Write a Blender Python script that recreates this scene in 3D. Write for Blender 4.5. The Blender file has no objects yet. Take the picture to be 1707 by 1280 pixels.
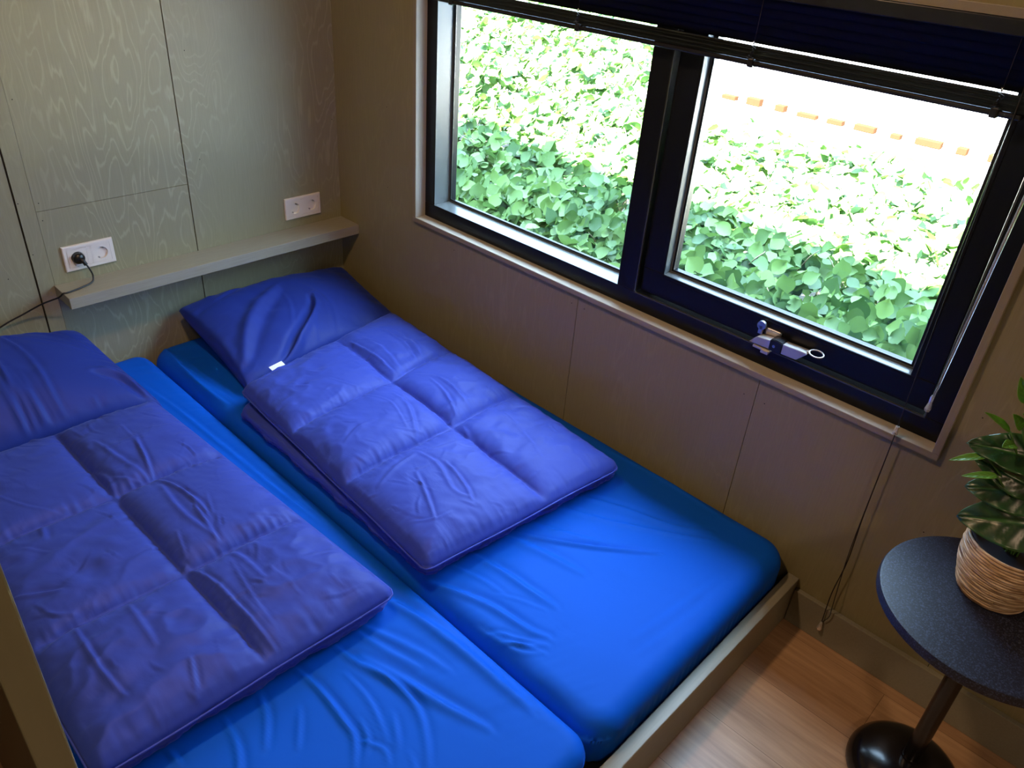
import bpy, bmesh, math, random
import numpy as np
from mathutils import Vector, Matrix
random.seed(7); rng = np.random.RandomState(11)
S = bpy.context.scene; COL = S.collection

# ------------------------------------------------------------------ camera, world, lights, exposure
cam = bpy.data.objects.new('camera', bpy.data.cameras.new('camera')); COL.objects.link(cam)
RW = ((0.6967752, -0.7139362, 0.0692779), (-0.3387846, -0.4126881, -0.8455256), (0.6322415, 0.5656710, -0.5294214))
r_, d_, f_ = [Vector(v) for v in RW]
u_ = -d_; b_ = -f_
cam.matrix_world = Matrix(((r_.x, u_.x, b_.x, -1.71378), (r_.y, u_.y, b_.y, -2.50844), (r_.z, u_.z, b_.z, 1.66811), (0, 0, 0, 1)))
cam.data.sensor_width = 36.0; cam.data.lens = 36.0 * 1308.84 / 1707.0; cam.data.clip_start = 0.02; cam.data.clip_end = 200
S.camera = cam
S.view_settings.view_transform = 'Standard'; S.view_settings.look = 'None'
S.view_settings.gamma = 1.0; S.view_settings.use_curve_mapping = False
S.view_settings.exposure = 3.3
S.cycles.use_denoising = True
S.cycles.max_bounces = 8; S.cycles.diffuse_bounces = 4; S.cycles.glossy_bounces = 4
S.cycles.transparent_max_bounces = 12; S.cycles.sample_clamp_indirect = 6.0

SKY_LOW, SKY_ZEN = 1.0, 2.8
W = bpy.data.worlds.new('world'); S.world = W; W.use_nodes = True
wn = W.node_tree.nodes; wl = W.node_tree.links
# blue sky, brighter towards the zenith
_tc = wn.new('ShaderNodeTexCoord'); _sx = wn.new('ShaderNodeSeparateXYZ'); wl.new(_tc.outputs['Generated'], _sx.inputs[0])
_pw = wn.new('ShaderNodeMath'); _pw.operation = 'POWER'; _pw.inputs[1].default_value = 2.2; _pw.use_clamp = True
_mx0 = wn.new('ShaderNodeMath'); _mx0.operation = 'MAXIMUM'; _mx0.inputs[1].default_value = 0.0; wl.new(_sx.outputs['Z'], _mx0.inputs[0]); wl.new(_mx0.outputs[0], _pw.inputs[0])
_ma = wn.new('ShaderNodeMath'); _ma.operation = 'MULTIPLY_ADD'; _ma.inputs[1].default_value = SKY_ZEN; _ma.inputs[2].default_value = SKY_LOW; wl.new(_pw.outputs[0], _ma.inputs[0])
wl.new(_ma.outputs[0], wn['Background'].inputs['Strength']); wn['Background'].inputs['Color'].default_value = (0.50, 0.72, 1.0, 1)

def light(kind, name, loc, energy, color, size=None, size_y=None, target=None, direction=None):
    L = bpy.data.lights.new(name, kind); o = bpy.data.objects.new(name, L); COL.objects.link(o)
    L.energy = energy; L.color = color; o.location = loc
    if kind == 'AREA':
        L.shape = 'RECTANGLE'; L.size = size; L.size_y = size_y or size
    if target: direction = Vector(target) - Vector(loc)
    if direction: o.rotation_euler = Vector(direction).to_track_quat('-Z', 'Y').to_euler()
    return o
sun = light('SUN', 'sun', (0, 0, 6), 24.0, (1.0, 0.95, 0.86), direction=(0.46, 0.12, -0.88)); sun.data.angle = 0.01
# the room's warm ceiling lamp, above the bed
light('AREA', 'ceiling_lamp_and_fill', (-1.15, -1.30, 2.27), 1.75, (1.0, 0.63, 0.36), 0.14, 0.14, direction=(0, 0, -1))
light('AREA', 'ceiling_lamp_and_fill', (-1.9, -3.7, 2.27), 1.7, (1.0, 0.68, 0.45), 0.3, 0.3, direction=(0, 0, -1))  # weak warm fill without a fixture, added to light the camera-facing surfaces
portal = light('AREA', 'window_portal', (0.10, -1.36, 1.11), 1.0, (1, 1, 1), 0.86, 1.78, direction=(-1, 0, 0))
portal.data.cycles.is_portal = True

# ------------------------------------------------------------------ materials
def mat(name, color=(0.5, 0.5, 0.5), rough=0.5, metal=0.0, spec=0.5):
    m = bpy.data.materials.new(name); m.use_nodes = True
    b = m.node_tree.nodes['Principled BSDF']
    b.inputs['Base Color'].default_value = (*color, 1); b.inputs['Roughness'].default_value = rough
    b.inputs['Metallic'].default_value = metal; b.inputs['Specular IOR Level'].default_value = spec
    return m, m.node_tree.nodes, m.node_tree.links, b
def nd(n, t, **k):
    x = n.new(t)
    for a, v in k.items():
        if a.startswith('i_'):
            key = a[2:].replace('_', ' ')
            x.inputs[int(key) if key.isdigit() else key].default_value = v
        else: setattr(x, a, v)
    return x
def coords(n, l, scale=(1, 1, 1), kind='Object', loc=(0, 0, 0)):
    tc = nd(n, 'ShaderNodeTexCoord'); mp = nd(n, 'ShaderNodeMapping')
    mp.inputs['Scale'].default_value = scale; mp.inputs['Location'].default_value = loc
    l.new(tc.outputs[kind], mp.inputs['Vector']); return mp.outputs['Vector']
def noise_bump(n, l, b, scale=(60, 60, 60), strength=0.1, dist=0.002, detail=3, prev=None):
    v = coords(n, l, scale); t = nd(n, 'ShaderNodeTexNoise', i_Scale=1.0, i_Detail=detail)
    l.new(v, t.inputs['Vector']); bp = nd(n, 'ShaderNodeBump', i_Strength=strength, i_Distance=dist)
    l.new(t.outputs['Fac'], bp.inputs['Height'])
    if prev: l.new(prev, bp.inputs['Normal'])
    l.new(bp.outputs['Normal'], b.inputs['Normal']); return bp

def ply_mat(name, color, amount, axis='x', freq=13.0, seed=0.0, scale=1.0):
    """painted plywood: rotary-cut figure showing as thin pale contour lines"""
    m, n, l, b = mat(name, color, 0.42)
    sc = (5.6 * scale, 5.6 * scale, 1.7 * scale)
    v = coords(n, l, sc, loc=(seed, seed * 1.7, seed * 0.6))
    big = nd(n, 'ShaderNodeTexNoise', i_Scale=1.0, i_Detail=2.2, i_Roughness=0.5, i_Distortion=0.25); l.new(v, big.inputs['Vector'])
    v2 = coords(n, l, (60, 60, 6)); fine = nd(n, 'ShaderNodeTexNoise', i_Scale=1.0, i_Detail=2.0); l.new(v2, fine.inputs['Vector'])
    mul = nd(n, 'ShaderNodeMath', operation='MULTIPLY', i_1=freq); l.new(big.outputs['Fac'], mul.inputs[0])
    add = nd(n, 'ShaderNodeMath', operation='MULTIPLY_ADD', i_1=1.1); l.new(fine.outputs['Fac'], add.inputs[0]); l.new(mul.outputs[0], add.inputs[2])
    fr = nd(n, 'ShaderNodeMath', operation='FRACT'); l.new(add.outputs[0], fr.inputs[0])
    rp = nd(n, 'ShaderNodeValToRGB'); e = rp.color_ramp.elements
    e[0].position = 0.0; e[0].color = (0, 0, 0, 1); e[1].position = 1.0; e[1].color = (0, 0, 0, 1)
    for p, c in ((0.50, 0.0), (0.60, 0.9), (0.66, 1.0), (0.76, 0.15), (0.84, 0.0)):
        x = e.new(p); x.color = (c, c, c, 1)
    l.new(fr.outputs[0], rp.inputs['Fac'])
    vm = coords(n, l, (2.3, 2.3, 1.3), loc=(seed + 4, 2, 1)); msk = nd(n, 'ShaderNodeTexNoise', i_Scale=1.0, i_Detail=1.0); l.new(vm, msk.inputs['Vector'])
    mr = nd(n, 'ShaderNodeMapRange', i_1=0.35, i_2=0.6); l.new(msk.outputs['Fac'], mr.inputs[0])
    am = nd(n, 'ShaderNodeMath', operation='MULTIPLY'); l.new(rp.outputs['Color'], am.inputs[0]); l.new(mr.outputs[0], am.inputs[1])
    am2 = nd(n, 'ShaderNodeMath', operation='MULTIPLY', i_1=amount); l.new(am.outputs[0], am2.inputs[0])
    v3 = coords(n, l, (230, 230, 12)); f3 = nd(n, 'ShaderNodeTexNoise', i_Scale=1.0, i_Detail=2.0); l.new(v3, f3.inputs['Vector'])
    f3m = nd(n, 'ShaderNodeMapRange', i_1=0.3, i_2=0.7, i_3=-0.05, i_4=0.05); l.new(f3.outputs['Fac'], f3m.inputs[0])
    sm = nd(n, 'ShaderNodeMath', operation='ADD'); l.new(am2.outputs[0], sm.inputs[0]); l.new(f3m.outputs[0], sm.inputs[1])
    mx = nd(n, 'ShaderNodeMix', data_type='RGBA'); mx.inputs['A'].default_value = (*color, 1)
    mx.inputs['B'].default_value = (*[min(1, c * 1.75 + 0.05) for c in color], 1)
    mx.clamp_factor = False
    l.new(sm.outputs[0], mx.inputs['Factor']); l.new(mx.outputs['Result'], b.inputs['Base Color'])
    bp = nd(n, 'ShaderNodeBump', i_Strength=0.12, i_Distance=0.0008); l.new(fr.outputs[0], bp.inputs['Height'])
    l.new(bp.outputs['Normal'], b.inputs['Normal'])
    return m

PAINT = (0.268, 0.262, 0.172)
M_head = ply_mat('painted_plywood_head', PAINT, 0.30, freq=24, seed=1.3)
M_side = ply_mat('painted_plywood_side', (0.250, 0.220, 0.110), 0.14, freq=10, seed=5.1, scale=1.0)
M_paint, n, l, b = mat('painted_wood', PAINT, 0.38); noise_bump(n, l, b, (180, 180, 180), 0.12, 0.0006)
def grain_paint(name, color, sc):
    m, n, l, b = mat(name, color, 0.38)
    t = nd(n, 'ShaderNodeTexNoise', i_Scale=1.0, i_Detail=3.0); l.new(coords(n, l, sc), t.inputs['Vector'])
    mx = nd(n, 'ShaderNodeMix', data_type='RGBA'); mx.inputs['A'].default_value = (*[c * 0.86 for c in color], 1); mx.inputs['B'].default_value = (*[c * 1.16 for c in color], 1)
    l.new(t.outputs['Fac'], mx.inputs['Factor']); l.new(mx.outputs['Result'], b.inputs['Base Color'])
    bp = nd(n, 'ShaderNodeBump', i_Strength=0.2, i_Distance=0.0006); l.new(t.outputs['Fac'], bp.inputs['Height']); l.new(bp.outputs['Normal'], b.inputs['Normal'])
    return m
M_shelf = grain_paint('painted_shelf_wood', (0.31, 0.30, 0.235), (14, 240, 240))
M_board = grain_paint('painted_board_wood', (0.23, 0.22, 0.165), (10, 200, 200))
M_trim = grain_paint('plywood_edge_paint', (0.43, 0.40, 0.33), (300, 6, 6))
M_edgeh = grain_paint('plywood_edge_lamination', (0.26, 0.225, 0.15), (30, 4, 520))
M_edgev = grain_paint('plywood_edge_lamination_upright', (0.26, 0.225, 0.15), (30, 520, 4))
M_pedge = grain_paint('partition_lipping', (0.19, 0.19, 0.120), (60, 60, 5))
M_ppanel = grain_paint('partition_paint', (0.20, 0.17, 0.11), (200, 200, 8))
M_dark, *_ = mat('dark_gap', (0.01, 0.008, 0.006), 0.9)
M_ceil, *_ = mat('ceiling_paint', (0.30, 0.26, 0.20), 0.7)
M_black, n, l, b = mat('black_window_paint', (0.006, 0.007, 0.009), 0.28, spec=0.25); noise_bump(n, l, b, (250, 250, 250), 0.05, 0.0004)
M_gasket, *_ = mat('rubber_gasket', (0.004, 0.004, 0.005), 0.35)
M_bead, *_ = mat('glazing_bead', (0.090, 0.10, 0.10), 0.24, spec=0.6)
M_chrome, *_ = mat('satin_nickel', (0.60, 0.57, 0.54), 0.42, 0.75)
M_steel, *_ = mat('brushed_steel', (0.5, 0.5, 0.52), 0.35, 1.0)
M_blkplastic, *_ = mat('black_plastic', (0.008, 0.008, 0.010), 0.32)
M_blind, *_ = mat('black_aluminium_slat', (0.010, 0.011, 0.013), 0.30, 0.0, 0.35)
M_rail, *_ = mat('black_bottom_rail', (0.010, 0.010, 0.012), 0.22, 0.0, 0.5)
M_gloss, *_ = mat('lit_gloss_black', (0.045, 0.050, 0.045), 0.16, 0.0, 0.9)  # gathered slats: caught daylight put into a lighter, greyer base than the hanging slats
M_cord, *_ = mat('black_cord', (0.006, 0.005, 0.005), 0.6)
M_white, n, l, b = mat('white_socket_plastic', (0.74, 0.72, 0.70), 0.28)
M_socketin, *_ = mat('socket_insert', (0.66, 0.60, 0.52), 0.4)
M_label, *_ = mat('white_care_label', (0.80, 0.80, 0.82), 0.7)

def glass_mat(name, tint=(1, 1, 1)):
    m = bpy.data.materials.new(name); m.use_nodes = True; n = m.node_tree.nodes; l = m.node_tree.links
    for x in list(n): n.remove(x)
    o = nd(n, 'ShaderNodeOutputMaterial'); tr = nd(n, 'ShaderNodeBsdfTransparent'); gl = nd(n, 'ShaderNodeBsdfGlossy', i_Roughness=0.0)
    tr.inputs['Color'].default_value = (*tint, 1); lw = nd(n, 'ShaderNodeLayerWeight'); mx = nd(n, 'ShaderNodeMixShader')
    pw = nd(n, 'ShaderNodeMath', operation='POWER', i_1=5.0); l.new(lw.outputs['Facing'], pw.inputs[0])
    fr = nd(n, 'ShaderNodeMath', operation='MULTIPLY_ADD', i_1=0.95, i_2=0.04); l.new(pw.outputs[0], fr.inputs[0])
    l.new(fr.outputs[0], mx.inputs[0]); l.new(tr.outputs[0], mx.inputs[1]); l.new(gl.outputs[0], mx.inputs[2]); l.new(mx.outputs[0], o.inputs[0])
    return m
M_glass = glass_mat('window_glass', (0.97, 0.99, 0.98))
M_clear, n, l, b = mat('clear_acrylic', (0.95, 0.97, 1.0), 0.05)
b.inputs['Transmission Weight'].default_value = 0.75; b.inputs['IOR'].default_value = 1.45

def cloth_mat(name, base, rough, sheen, sheen_tint, weave=900, fine=0.25, spec=0.3):
    m, n, l, b = mat(name, base, rough, spec=spec)
    b.inputs['Sheen Weight'].default_value = sheen; b.inputs['Sheen Roughness'].default_value = 0.4
    b.inputs['Sheen Tint'].default_value = (*sheen_tint, 1)
    w = nd(n, 'ShaderNodeTexNoise', i_Scale=1.0, i_Detail=1.0); l.new(coords(n, l, (weave, weave, weave)), w.inputs['Vector'])
    bp0 = nd(n, 'ShaderNodeBump', i_Strength=0.10, i_Distance=0.0004); l.new(w.outputs['Fac'], bp0.inputs['Height'])
    t = nd(n, 'ShaderNodeTexNoise', i_Scale=1.0, i_Detail=3.0, i_Distortion=1.2); l.new(coords(n, l, (14, 9, 9)), t.inputs['Vector'])
    bp = nd(n, 'ShaderNodeBump', i_Strength=fine, i_Distance=0.006); l.new(t.outputs['Fac'], bp.inputs['Height']); l.new(bp0.outputs['Normal'], bp.inputs['Normal'])
    l.new(bp.outputs['Normal'], b.inputs['Normal'])
    return m
M_sheet = cloth_mat('bright_blue_jersey_sheet', (0.0014, 0.096, 0.615), 0.62, 0.0, (0.1, 0.3, 1), fine=0.06, spec=0.12)
M_duvet = cloth_mat('navy_microfibre', (0.033, 0.060, 0.375), 0.55, 0.15, (0.45, 0.55, 1.0), fine=0.25, spec=0.20)
M_pillow = cloth_mat('navy_microfibre_pillow', (0.016, 0.038, 0.285), 0.55, 0.12, (0.3, 0.42, 1.0), fine=0.12, spec=0.20)
M_piping = cloth_mat('navy_piping', (0.045, 0.075, 0.48), 0.5, 0.1, (0.35, 0.45, 1.0), fine=0.1)

# oak laminate floor
M_floor, n, l, b = mat('oak_laminate', (0.4, 0.2, 0.1), 0.36)
br = nd(n, 'ShaderNodeTexBrick', offset=0.37, i_Scale=1.0); br.inputs['Mortar Size'].default_value = 0.0009; br.inputs['Brick Width'].default_value = 1.25; br.inputs['Row Height'].default_value = 0.19
br.inputs['Color1'].default_value = (0.42, 0.42, 0.42, 1); br.inputs['Color2'].default_value = (0.6, 0.6, 0.6, 1); br.inputs['Mortar'].default_value = (0.2, 0.2, 0.2, 1)
tc = nd(n, 'ShaderNodeTexCoord'); mp = nd(n, 'ShaderNodeMapping'); mp.inputs['Rotation'].default_value = (0, 0, math.pi / 2); mp.inputs['Location'].default_value = (0.12, 0.05, 0)
l.new(tc.outputs['Object'], mp.inputs['Vector']); l.new(mp.outputs['Vector'], br.inputs['Vector'])
g = nd(n, 'ShaderNodeTexNoise', i_Scale=1.0, i_Detail=4.0, i_Roughness=0.6); l.new(coords(n, l, (75, 4.5, 1)), g.inputs['Vector'])
g2 = nd(n, 'ShaderNodeTexNoise', i_Scale=1.0, i_Detail=3.0, i_Distortion=0.8); l.new(coords(n, l, (11, 1.6, 1)), g2.inputs['Vector'])
ad = nd(n, 'ShaderNodeMath', operation='ADD'); l.new(g.outputs['Fac'], ad.inputs[0]); l.new(g2.outputs['Fac'], ad.inputs[1])
ad2 = nd(n, 'ShaderNodeMath', operation='MULTIPLY_ADD', i_1=0.5); l.new(ad.outputs[0], ad2.inputs[0])
sp = nd(n, 'ShaderNodeMath', operation='MULTIPLY_ADD', i_1=0.6, i_2=-0.3); l.new(br.outputs['Color'], sp.inputs[0]); l.new(sp.outputs[0], ad2.inputs[2])
rp = nd(n, 'ShaderNodeValToRGB'); rp.color_ramp.elements[0].position = 0.28; rp.color_ramp.elements[0].color = (0.24, 0.13, 0.065, 1)
rp.color_ramp.elements[1].position = 0.74; rp.color_ramp.elements[1].color = (0.56, 0.36, 0.205, 1)
l.new(ad2.outputs[0], rp.inputs['Fac'])
mm = nd(n, 'ShaderNodeMix', data_type='RGBA', blend_type='MULTIPLY'); mm.inputs['Factor'].default_value = 1.0
inv = nd(n, 'ShaderNodeMapRange', i_1=0.0, i_2=1.0, i_3=1.0, i_4=0.72); l.new(br.outputs['Fac'], inv.inputs[0])
l.new(rp.outputs['Color'], mm.inputs['A']); l.new(inv.outputs[0], mm.inputs['B']); l.new(mm.outputs['Result'], b.inputs['Base Color'])
bp = nd(n, 'ShaderNodeBump', i_Strength=0.15, i_Distance=0.0008); l.new(g.outputs['Fac'], bp.inputs['Height']); l.new(bp.outputs['Normal'], b.inputs['Normal'])

M_ttop, n, l, b = mat('black_textured_table_top', (0.008, 0.010, 0.030), 0.50, spec=0.6)
spk = nd(n, 'ShaderNodeTexNoise', i_Scale=1.0, i_Detail=2.0); l.new(coords(n, l, (330, 330, 330)), spk.inputs['Vector'])
sr = nd(n, 'ShaderNodeValToRGB'); sr.color_ramp.elements[0].position = 0.5; sr.color_ramp.elements[0].color = (0.006, 0.008, 0.022, 1); sr.color_ramp.elements[1].position = 0.72; sr.color_ramp.elements[1].color = (0.045, 0.060, 0.12, 1)
l.new(spk.outputs['Fac'], sr.inputs['Fac']); l.new(sr.outputs['Color'], b.inputs['Base Color']); noise_bump(n, l, b, (420, 420, 420), 0.55, 0.0012, 2)
M_tbase, *_ = mat('black_gloss_lacquer', (0.006, 0.005, 0.006), 0.20, spec=0.5)

# rattan strips of the pot
M_rattan, n, l, b = mat('natural_rattan', (0.55, 0.36, 0.2), 0.35)
t = nd(n, 'ShaderNodeTexNoise', i_Scale=1.0, i_Detail=4.0); l.new(coords(n, l, (26, 26, 150)), t.inputs['Vector'])
rp = nd(n, 'ShaderNodeValToRGB'); e = rp.color_ramp.elements; e[0].position = 0.3; e[0].color = (0.16, 0.085, 0.045, 1); e[1].position = 0.7; e[1].color = (0.72, 0.56, 0.40, 1)
x = e.new(0.48); x.color = (0.50, 0.34, 0.20, 1)
l.new(t.outputs['Fac'], rp.inputs['Fac']); l.new(rp.outputs['Color'], b.inputs['Base Color'])
M_potin, *_ = mat('dark_pot_liner', (0.01, 0.012, 0.02), 0.4)

def leaf_mat(name, dark, light, rough, transl, spec=0.5, rand=True):
    m, n, l, b = mat(name, dark, rough, spec=spec)
    geo = nd(n, 'ShaderNodeNewGeometry'); rp = nd(n, 'ShaderNodeValToRGB'); e = rp.color_ramp.elements
    e[0].color = (*dark, 1); e[1].color = (*light, 1)
    if rand: l.new(geo.outputs['Random Per Island'], rp.inputs['Fac'])
    else:
        at = nd(n, 'ShaderNodeAttribute', attribute_name='vein'); l.new(at.outputs['Fac'], rp.inputs['Fac'])
    l.new(rp.outputs['Color'], b.inputs['Base Color'])
    if transl:
        o = n['Material Output']; ts = nd(n, 'ShaderNodeBsdfTranslucent'); ms = nd(n, 'ShaderNodeMixShader', i_0=transl)
        hs = nd(n, 'ShaderNodeHueSaturation', i_Hue=0.495, i_Saturation=1.0, i_Value=1.4); l.new(rp.outputs['Color'], hs.inputs['Color']); l.new(hs.outputs[0], ts.inputs['Color'])
        l.new(b.outputs[0], ms.inputs[1]); l.new(ts.outputs[0], ms.inputs[2]); l.new(ms.outputs[0], o.inputs[0])
    return m
M_hedge = leaf_mat('hedge_leaf', (0.028, 0.078, 0.018), (0.115, 0.210, 0.045), 0.50, 0.20, spec=0.35)
M_plant = leaf_mat('glossy_plant_leaf', (0.008, 0.045, 0.016), (0.035, 0.15, 0.030), 0.34, 0.0, spec=0.8, rand=False)
M_young = leaf_mat('young_plant_leaf', (0.10, 0.28, 0.03), (0.22, 0.48, 0.06), 0.35, 0.2, rand=False)
M_stem, *_ = mat('green_stem', (0.06, 0.16, 0.03), 0.5)
M_twig, *_ = mat('pale_twig', (0.30, 0.24, 0.14), 0.7)
M_soil, n, l, b = mat('garden_soil', (0.05, 0.045, 0.03), 0.9); noise_bump(n, l, b, (30, 30, 30), 0.6, 0.02)
M_pave, n, l, b = mat('pale_gravel_paving', (0.62, 0.60, 0.55), 0.8); noise_bump(n, l, b, (60, 60, 60), 0.4, 0.01)
M_brick, *_ = mat('terracotta_edging', (0.030, 0.015, 0.008), 0.9, spec=0.0)
M_out, *_ = mat('cabin_cladding', (0.10, 0.08, 0.06), 0.8)

# ------------------------------------------------------------------ helpers
def new_obj(name, me, parent=None):
    o = bpy.data.objects.new(name, me); COL.objects.link(o)
    if parent: o.parent = parent
    return o
def obj_bm(name, bm, m, parent=None, smooth=False, autosharp=None):
    me = bpy.data.meshes.new(name); bm.normal_update(); bm.to_mesh(me); bm.free()
    for x in (m if isinstance(m, (list, tuple)) else [m]): me.materials.append(x)
    if smooth:
        me.polygons.foreach_set('use_smooth', [True] * len(me.polygons))
        if autosharp: me.set_sharp_from_angle(angle=math.radians(autosharp))
    return new_obj(name, me, parent)
def obj_np(name, V, F, m, parent=None, smooth=True):
    me = bpy.data.meshes.new(name); me.from_pydata(np.asarray(V).tolist(), [], F if isinstance(F, list) else F.tolist()); me.update()
    me.materials.append(m)
    if smooth: me.polygons.foreach_set('use_smooth', [True] * len(me.polygons))
    return new_obj(name, me, parent)
def box(bm, x0, x1, y0, y1, z0, z1, bev=0.0, mi=0, rot=None, seg=2):
    r = bmesh.ops.create_cube(bm, size=1.0); vs = r['verts']
    sx, sy, sz = x1 - x0, y1 - y0, z1 - z0; c = Vector(((x0 + x1) / 2, (y0 + y1) / 2, (z0 + z1) / 2))
    for v in vs: v.co = Vector((v.co.x * sx, v.co.y * sy, v.co.z * sz))
    fs = list({f for v in vs for f in v.link_faces})
    if bev > 0:
        es = list({e for v in vs for e in v.link_edges})
        rr = bmesh.ops.bevel(bm, geom=es, offset=bev, segments=seg, affect='EDGES', profile=0.5)
        vs = list({v for f in rr['faces'] for v in f.verts} | {v for v in vs if v.is_valid})
        fs = list({f for v in vs for f in v.link_faces})
    for v in vs:
        if rot is not None: v.co = rot @ v.co
        v.co += c
    for f in fs: f.material_index = mi
    return vs
def tube(bm, pts, r, seg=8, mi=0, cap=True, radii=None):
    pts = [Vector(p) for p in pts]; rings = []; up = None
    for i, p in enumerate(pts):
        t = (pts[min(i + 1, len(pts) - 1)] - pts[max(i - 1, 0)]).normalized()
        if up is None:
            up = t.orthogonal().normalized()
        else:
            up = (up - t * up.dot(t)).normalized()
        s = t.cross(up); rr = radii[i] if radii else r
        rings.append([bm.verts.new(p + (up * math.cos(a) + s * math.sin(a)) * rr) for a in [2 * math.pi * k / seg for k in range(seg)]])
    for a, b2 in zip(rings, rings[1:]):
        for k in range(seg):
            f = bm.faces.new((a[k], a[(k + 1) % seg], b2[(k + 1) % seg], b2[k])); f.material_index = mi; f.smooth = True
    if cap:
        f = bm.faces.new(rings[0][::-1]); f.material_index = mi; f = bm.faces.new(rings[-1]); f.material_index = mi
def lathe(bm, prof, c, seg=64, mi=0, axis='z', close=False):
    rings = []
    for r, z in prof:
        ring = []
        for k in range(seg):
            a = 2 * math.pi * k / seg
            if axis == 'z': p = (c[0] + r * math.cos(a), c[1] + r * math.sin(a), c[2] + z)
            elif axis == 'y': p = (c[0] + r * math.cos(a), c[1] + z, c[2] + r * math.sin(a))
            else: p = (c[0] + z, c[1] + r * math.cos(a), c[2] + r * math.sin(a))
            ring.append(bm.verts.new(p))
        rings.append(ring)
    for a, b2 in zip(rings, rings[1:]):
        for k in range(seg):
            f = bm.faces.new((a[k], a[(k + 1) % seg], b2[(k + 1) % seg], b2[k])); f.material_index = mi
    if prof[0][0] > 1e-6: f = bm.faces.new(rings[0][::-1]); f.material_index = mi
    if prof[-1][0] > 1e-6: f = bm.faces.new(rings[-1]); f.material_index = mi
def spline(P, n=8):
    P = [Vector(p) for p in P]; Q = [P[0] * 2 - P[1]] + P + [P[-1] * 2 - P[-2]]; out = []
    for i in range(1, len(Q) - 2):
        for k in range(n):
            t = k / n; a, b2, c, d = Q[i - 1:i + 3]
            out.append(0.5 * ((2 * b2) + (c - a) * t + (2 * a - 5 * b2 + 4 * c - d) * t * t + (3 * b2 - a - 3 * c + d) * t ** 3))
    out.append(P[-1]); return out
def empty(name, loc=(0, 0, 0)):
    o = bpy.data.objects.new(name, None); COL.objects.link(o); o.location = loc; o.empty_display_size = 0.05; return o
def keep(o, parent):
    o.parent = parent; o.matrix_parent_inverse = Matrix.Translation(-parent.location); return o
def tag(o, label, cat, group=None, kind=None):
    o['label'] = label; o['category'] = cat
    if group: o['group'] = group
    if kind: o['kind'] = kind
    return o
def structure(o, label=None):
    o['kind'] = 'structure'
    if label: o['label'] = label
    return o

# value noise in numpy
_T = rng.rand(256, 256)
def vnoise(x, y, s=0):
    x = np.asarray(x) + 37.3 * s + 1000; y = np.asarray(y) + 91.7 * s + 1000
    xi = np.floor(x).astype(int); yi = np.floor(y).astype(int); fx = x - xi; fy = y - yi
    fx = fx * fx * (3 - 2 * fx); fy = fy * fy * (3 - 2 * fy)
    a = _T[xi % 256, yi % 256]; b2 = _T[(xi + 1) % 256, yi % 256]; c = _T[xi % 256, (yi + 1) % 256]; d = _T[(xi + 1) % 256, (yi + 1) % 256]
    return (a * (1 - fx) + b2 * fx) * (1 - fy) + (c * (1 - fx) + d * fx) * fy - 0.5
def fbm(x, y, o=3, s=0):
    r = 0; a = 1
    for k in range(o): r = r + a * vnoise(x * 2 ** k, y * 2 ** k, s + k); a *= 0.5
    return r
def sstep(a, b2, x):
    t = np.clip((x - a) / (b2 - a), 0, 1); return t * t * (3 - 2 * t)
def stroke(X, Y, H, pts, w, amp, taper=0.5):
    """add one crease (ridge with a valley on one side) along a polyline to the height field H"""
    pts = np.array([tuple(p)[:2] for p in spline([(*p, 0) for p in pts], 5)]); seg = np.diff(pts, axis=0); L = np.hypot(seg[:, 0], seg[:, 1]) + 1e-9
    cum = np.concatenate([[0], np.cumsum(L)]); tot = cum[-1]
    lo = pts.min(0) - 5 * w; hi = pts.max(0) + 5 * w
    msk = (X > lo[0]) & (X < hi[0]) & (Y > lo[1]) & (Y < hi[1])
    if not msk.any(): return
    x = X[msk]; y = Y[msk]; bd = np.full(x.shape, 9.0); bs = np.zeros(x.shape); bt = np.zeros(x.shape)
    for i in range(len(seg)):
        dx = x - pts[i, 0]; dy = y - pts[i, 1]
        t = (dx * seg[i, 0] + dy * seg[i, 1]) / L[i] ** 2; tcl = np.clip(t, 0, 1)
        px = dx - tcl * seg[i, 0]; py = dy - tcl * seg[i, 1]; d = np.hypot(px, py)
        sg = np.sign(seg[i, 0] * dy - seg[i, 1] * dx); u = d < bd
        bd[u] = d[u]; bs[u] = sg[u]; bt[u] = ((cum[i] + tcl * L[i]) / tot)[u]
    tp = np.clip(np.sin(math.pi * np.clip(bt * 0.94 + 0.03, 0, 1)), 0, 1) ** taper; sd = bd * bs
    ww = w * (0.55 + 0.6 * tp)
    H[msk] += amp * tp * (np.exp(-(sd / ww) ** 2) - 0.65 * np.exp(-((sd - 1.7 * ww) / (1.1 * ww)) ** 2))

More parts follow.
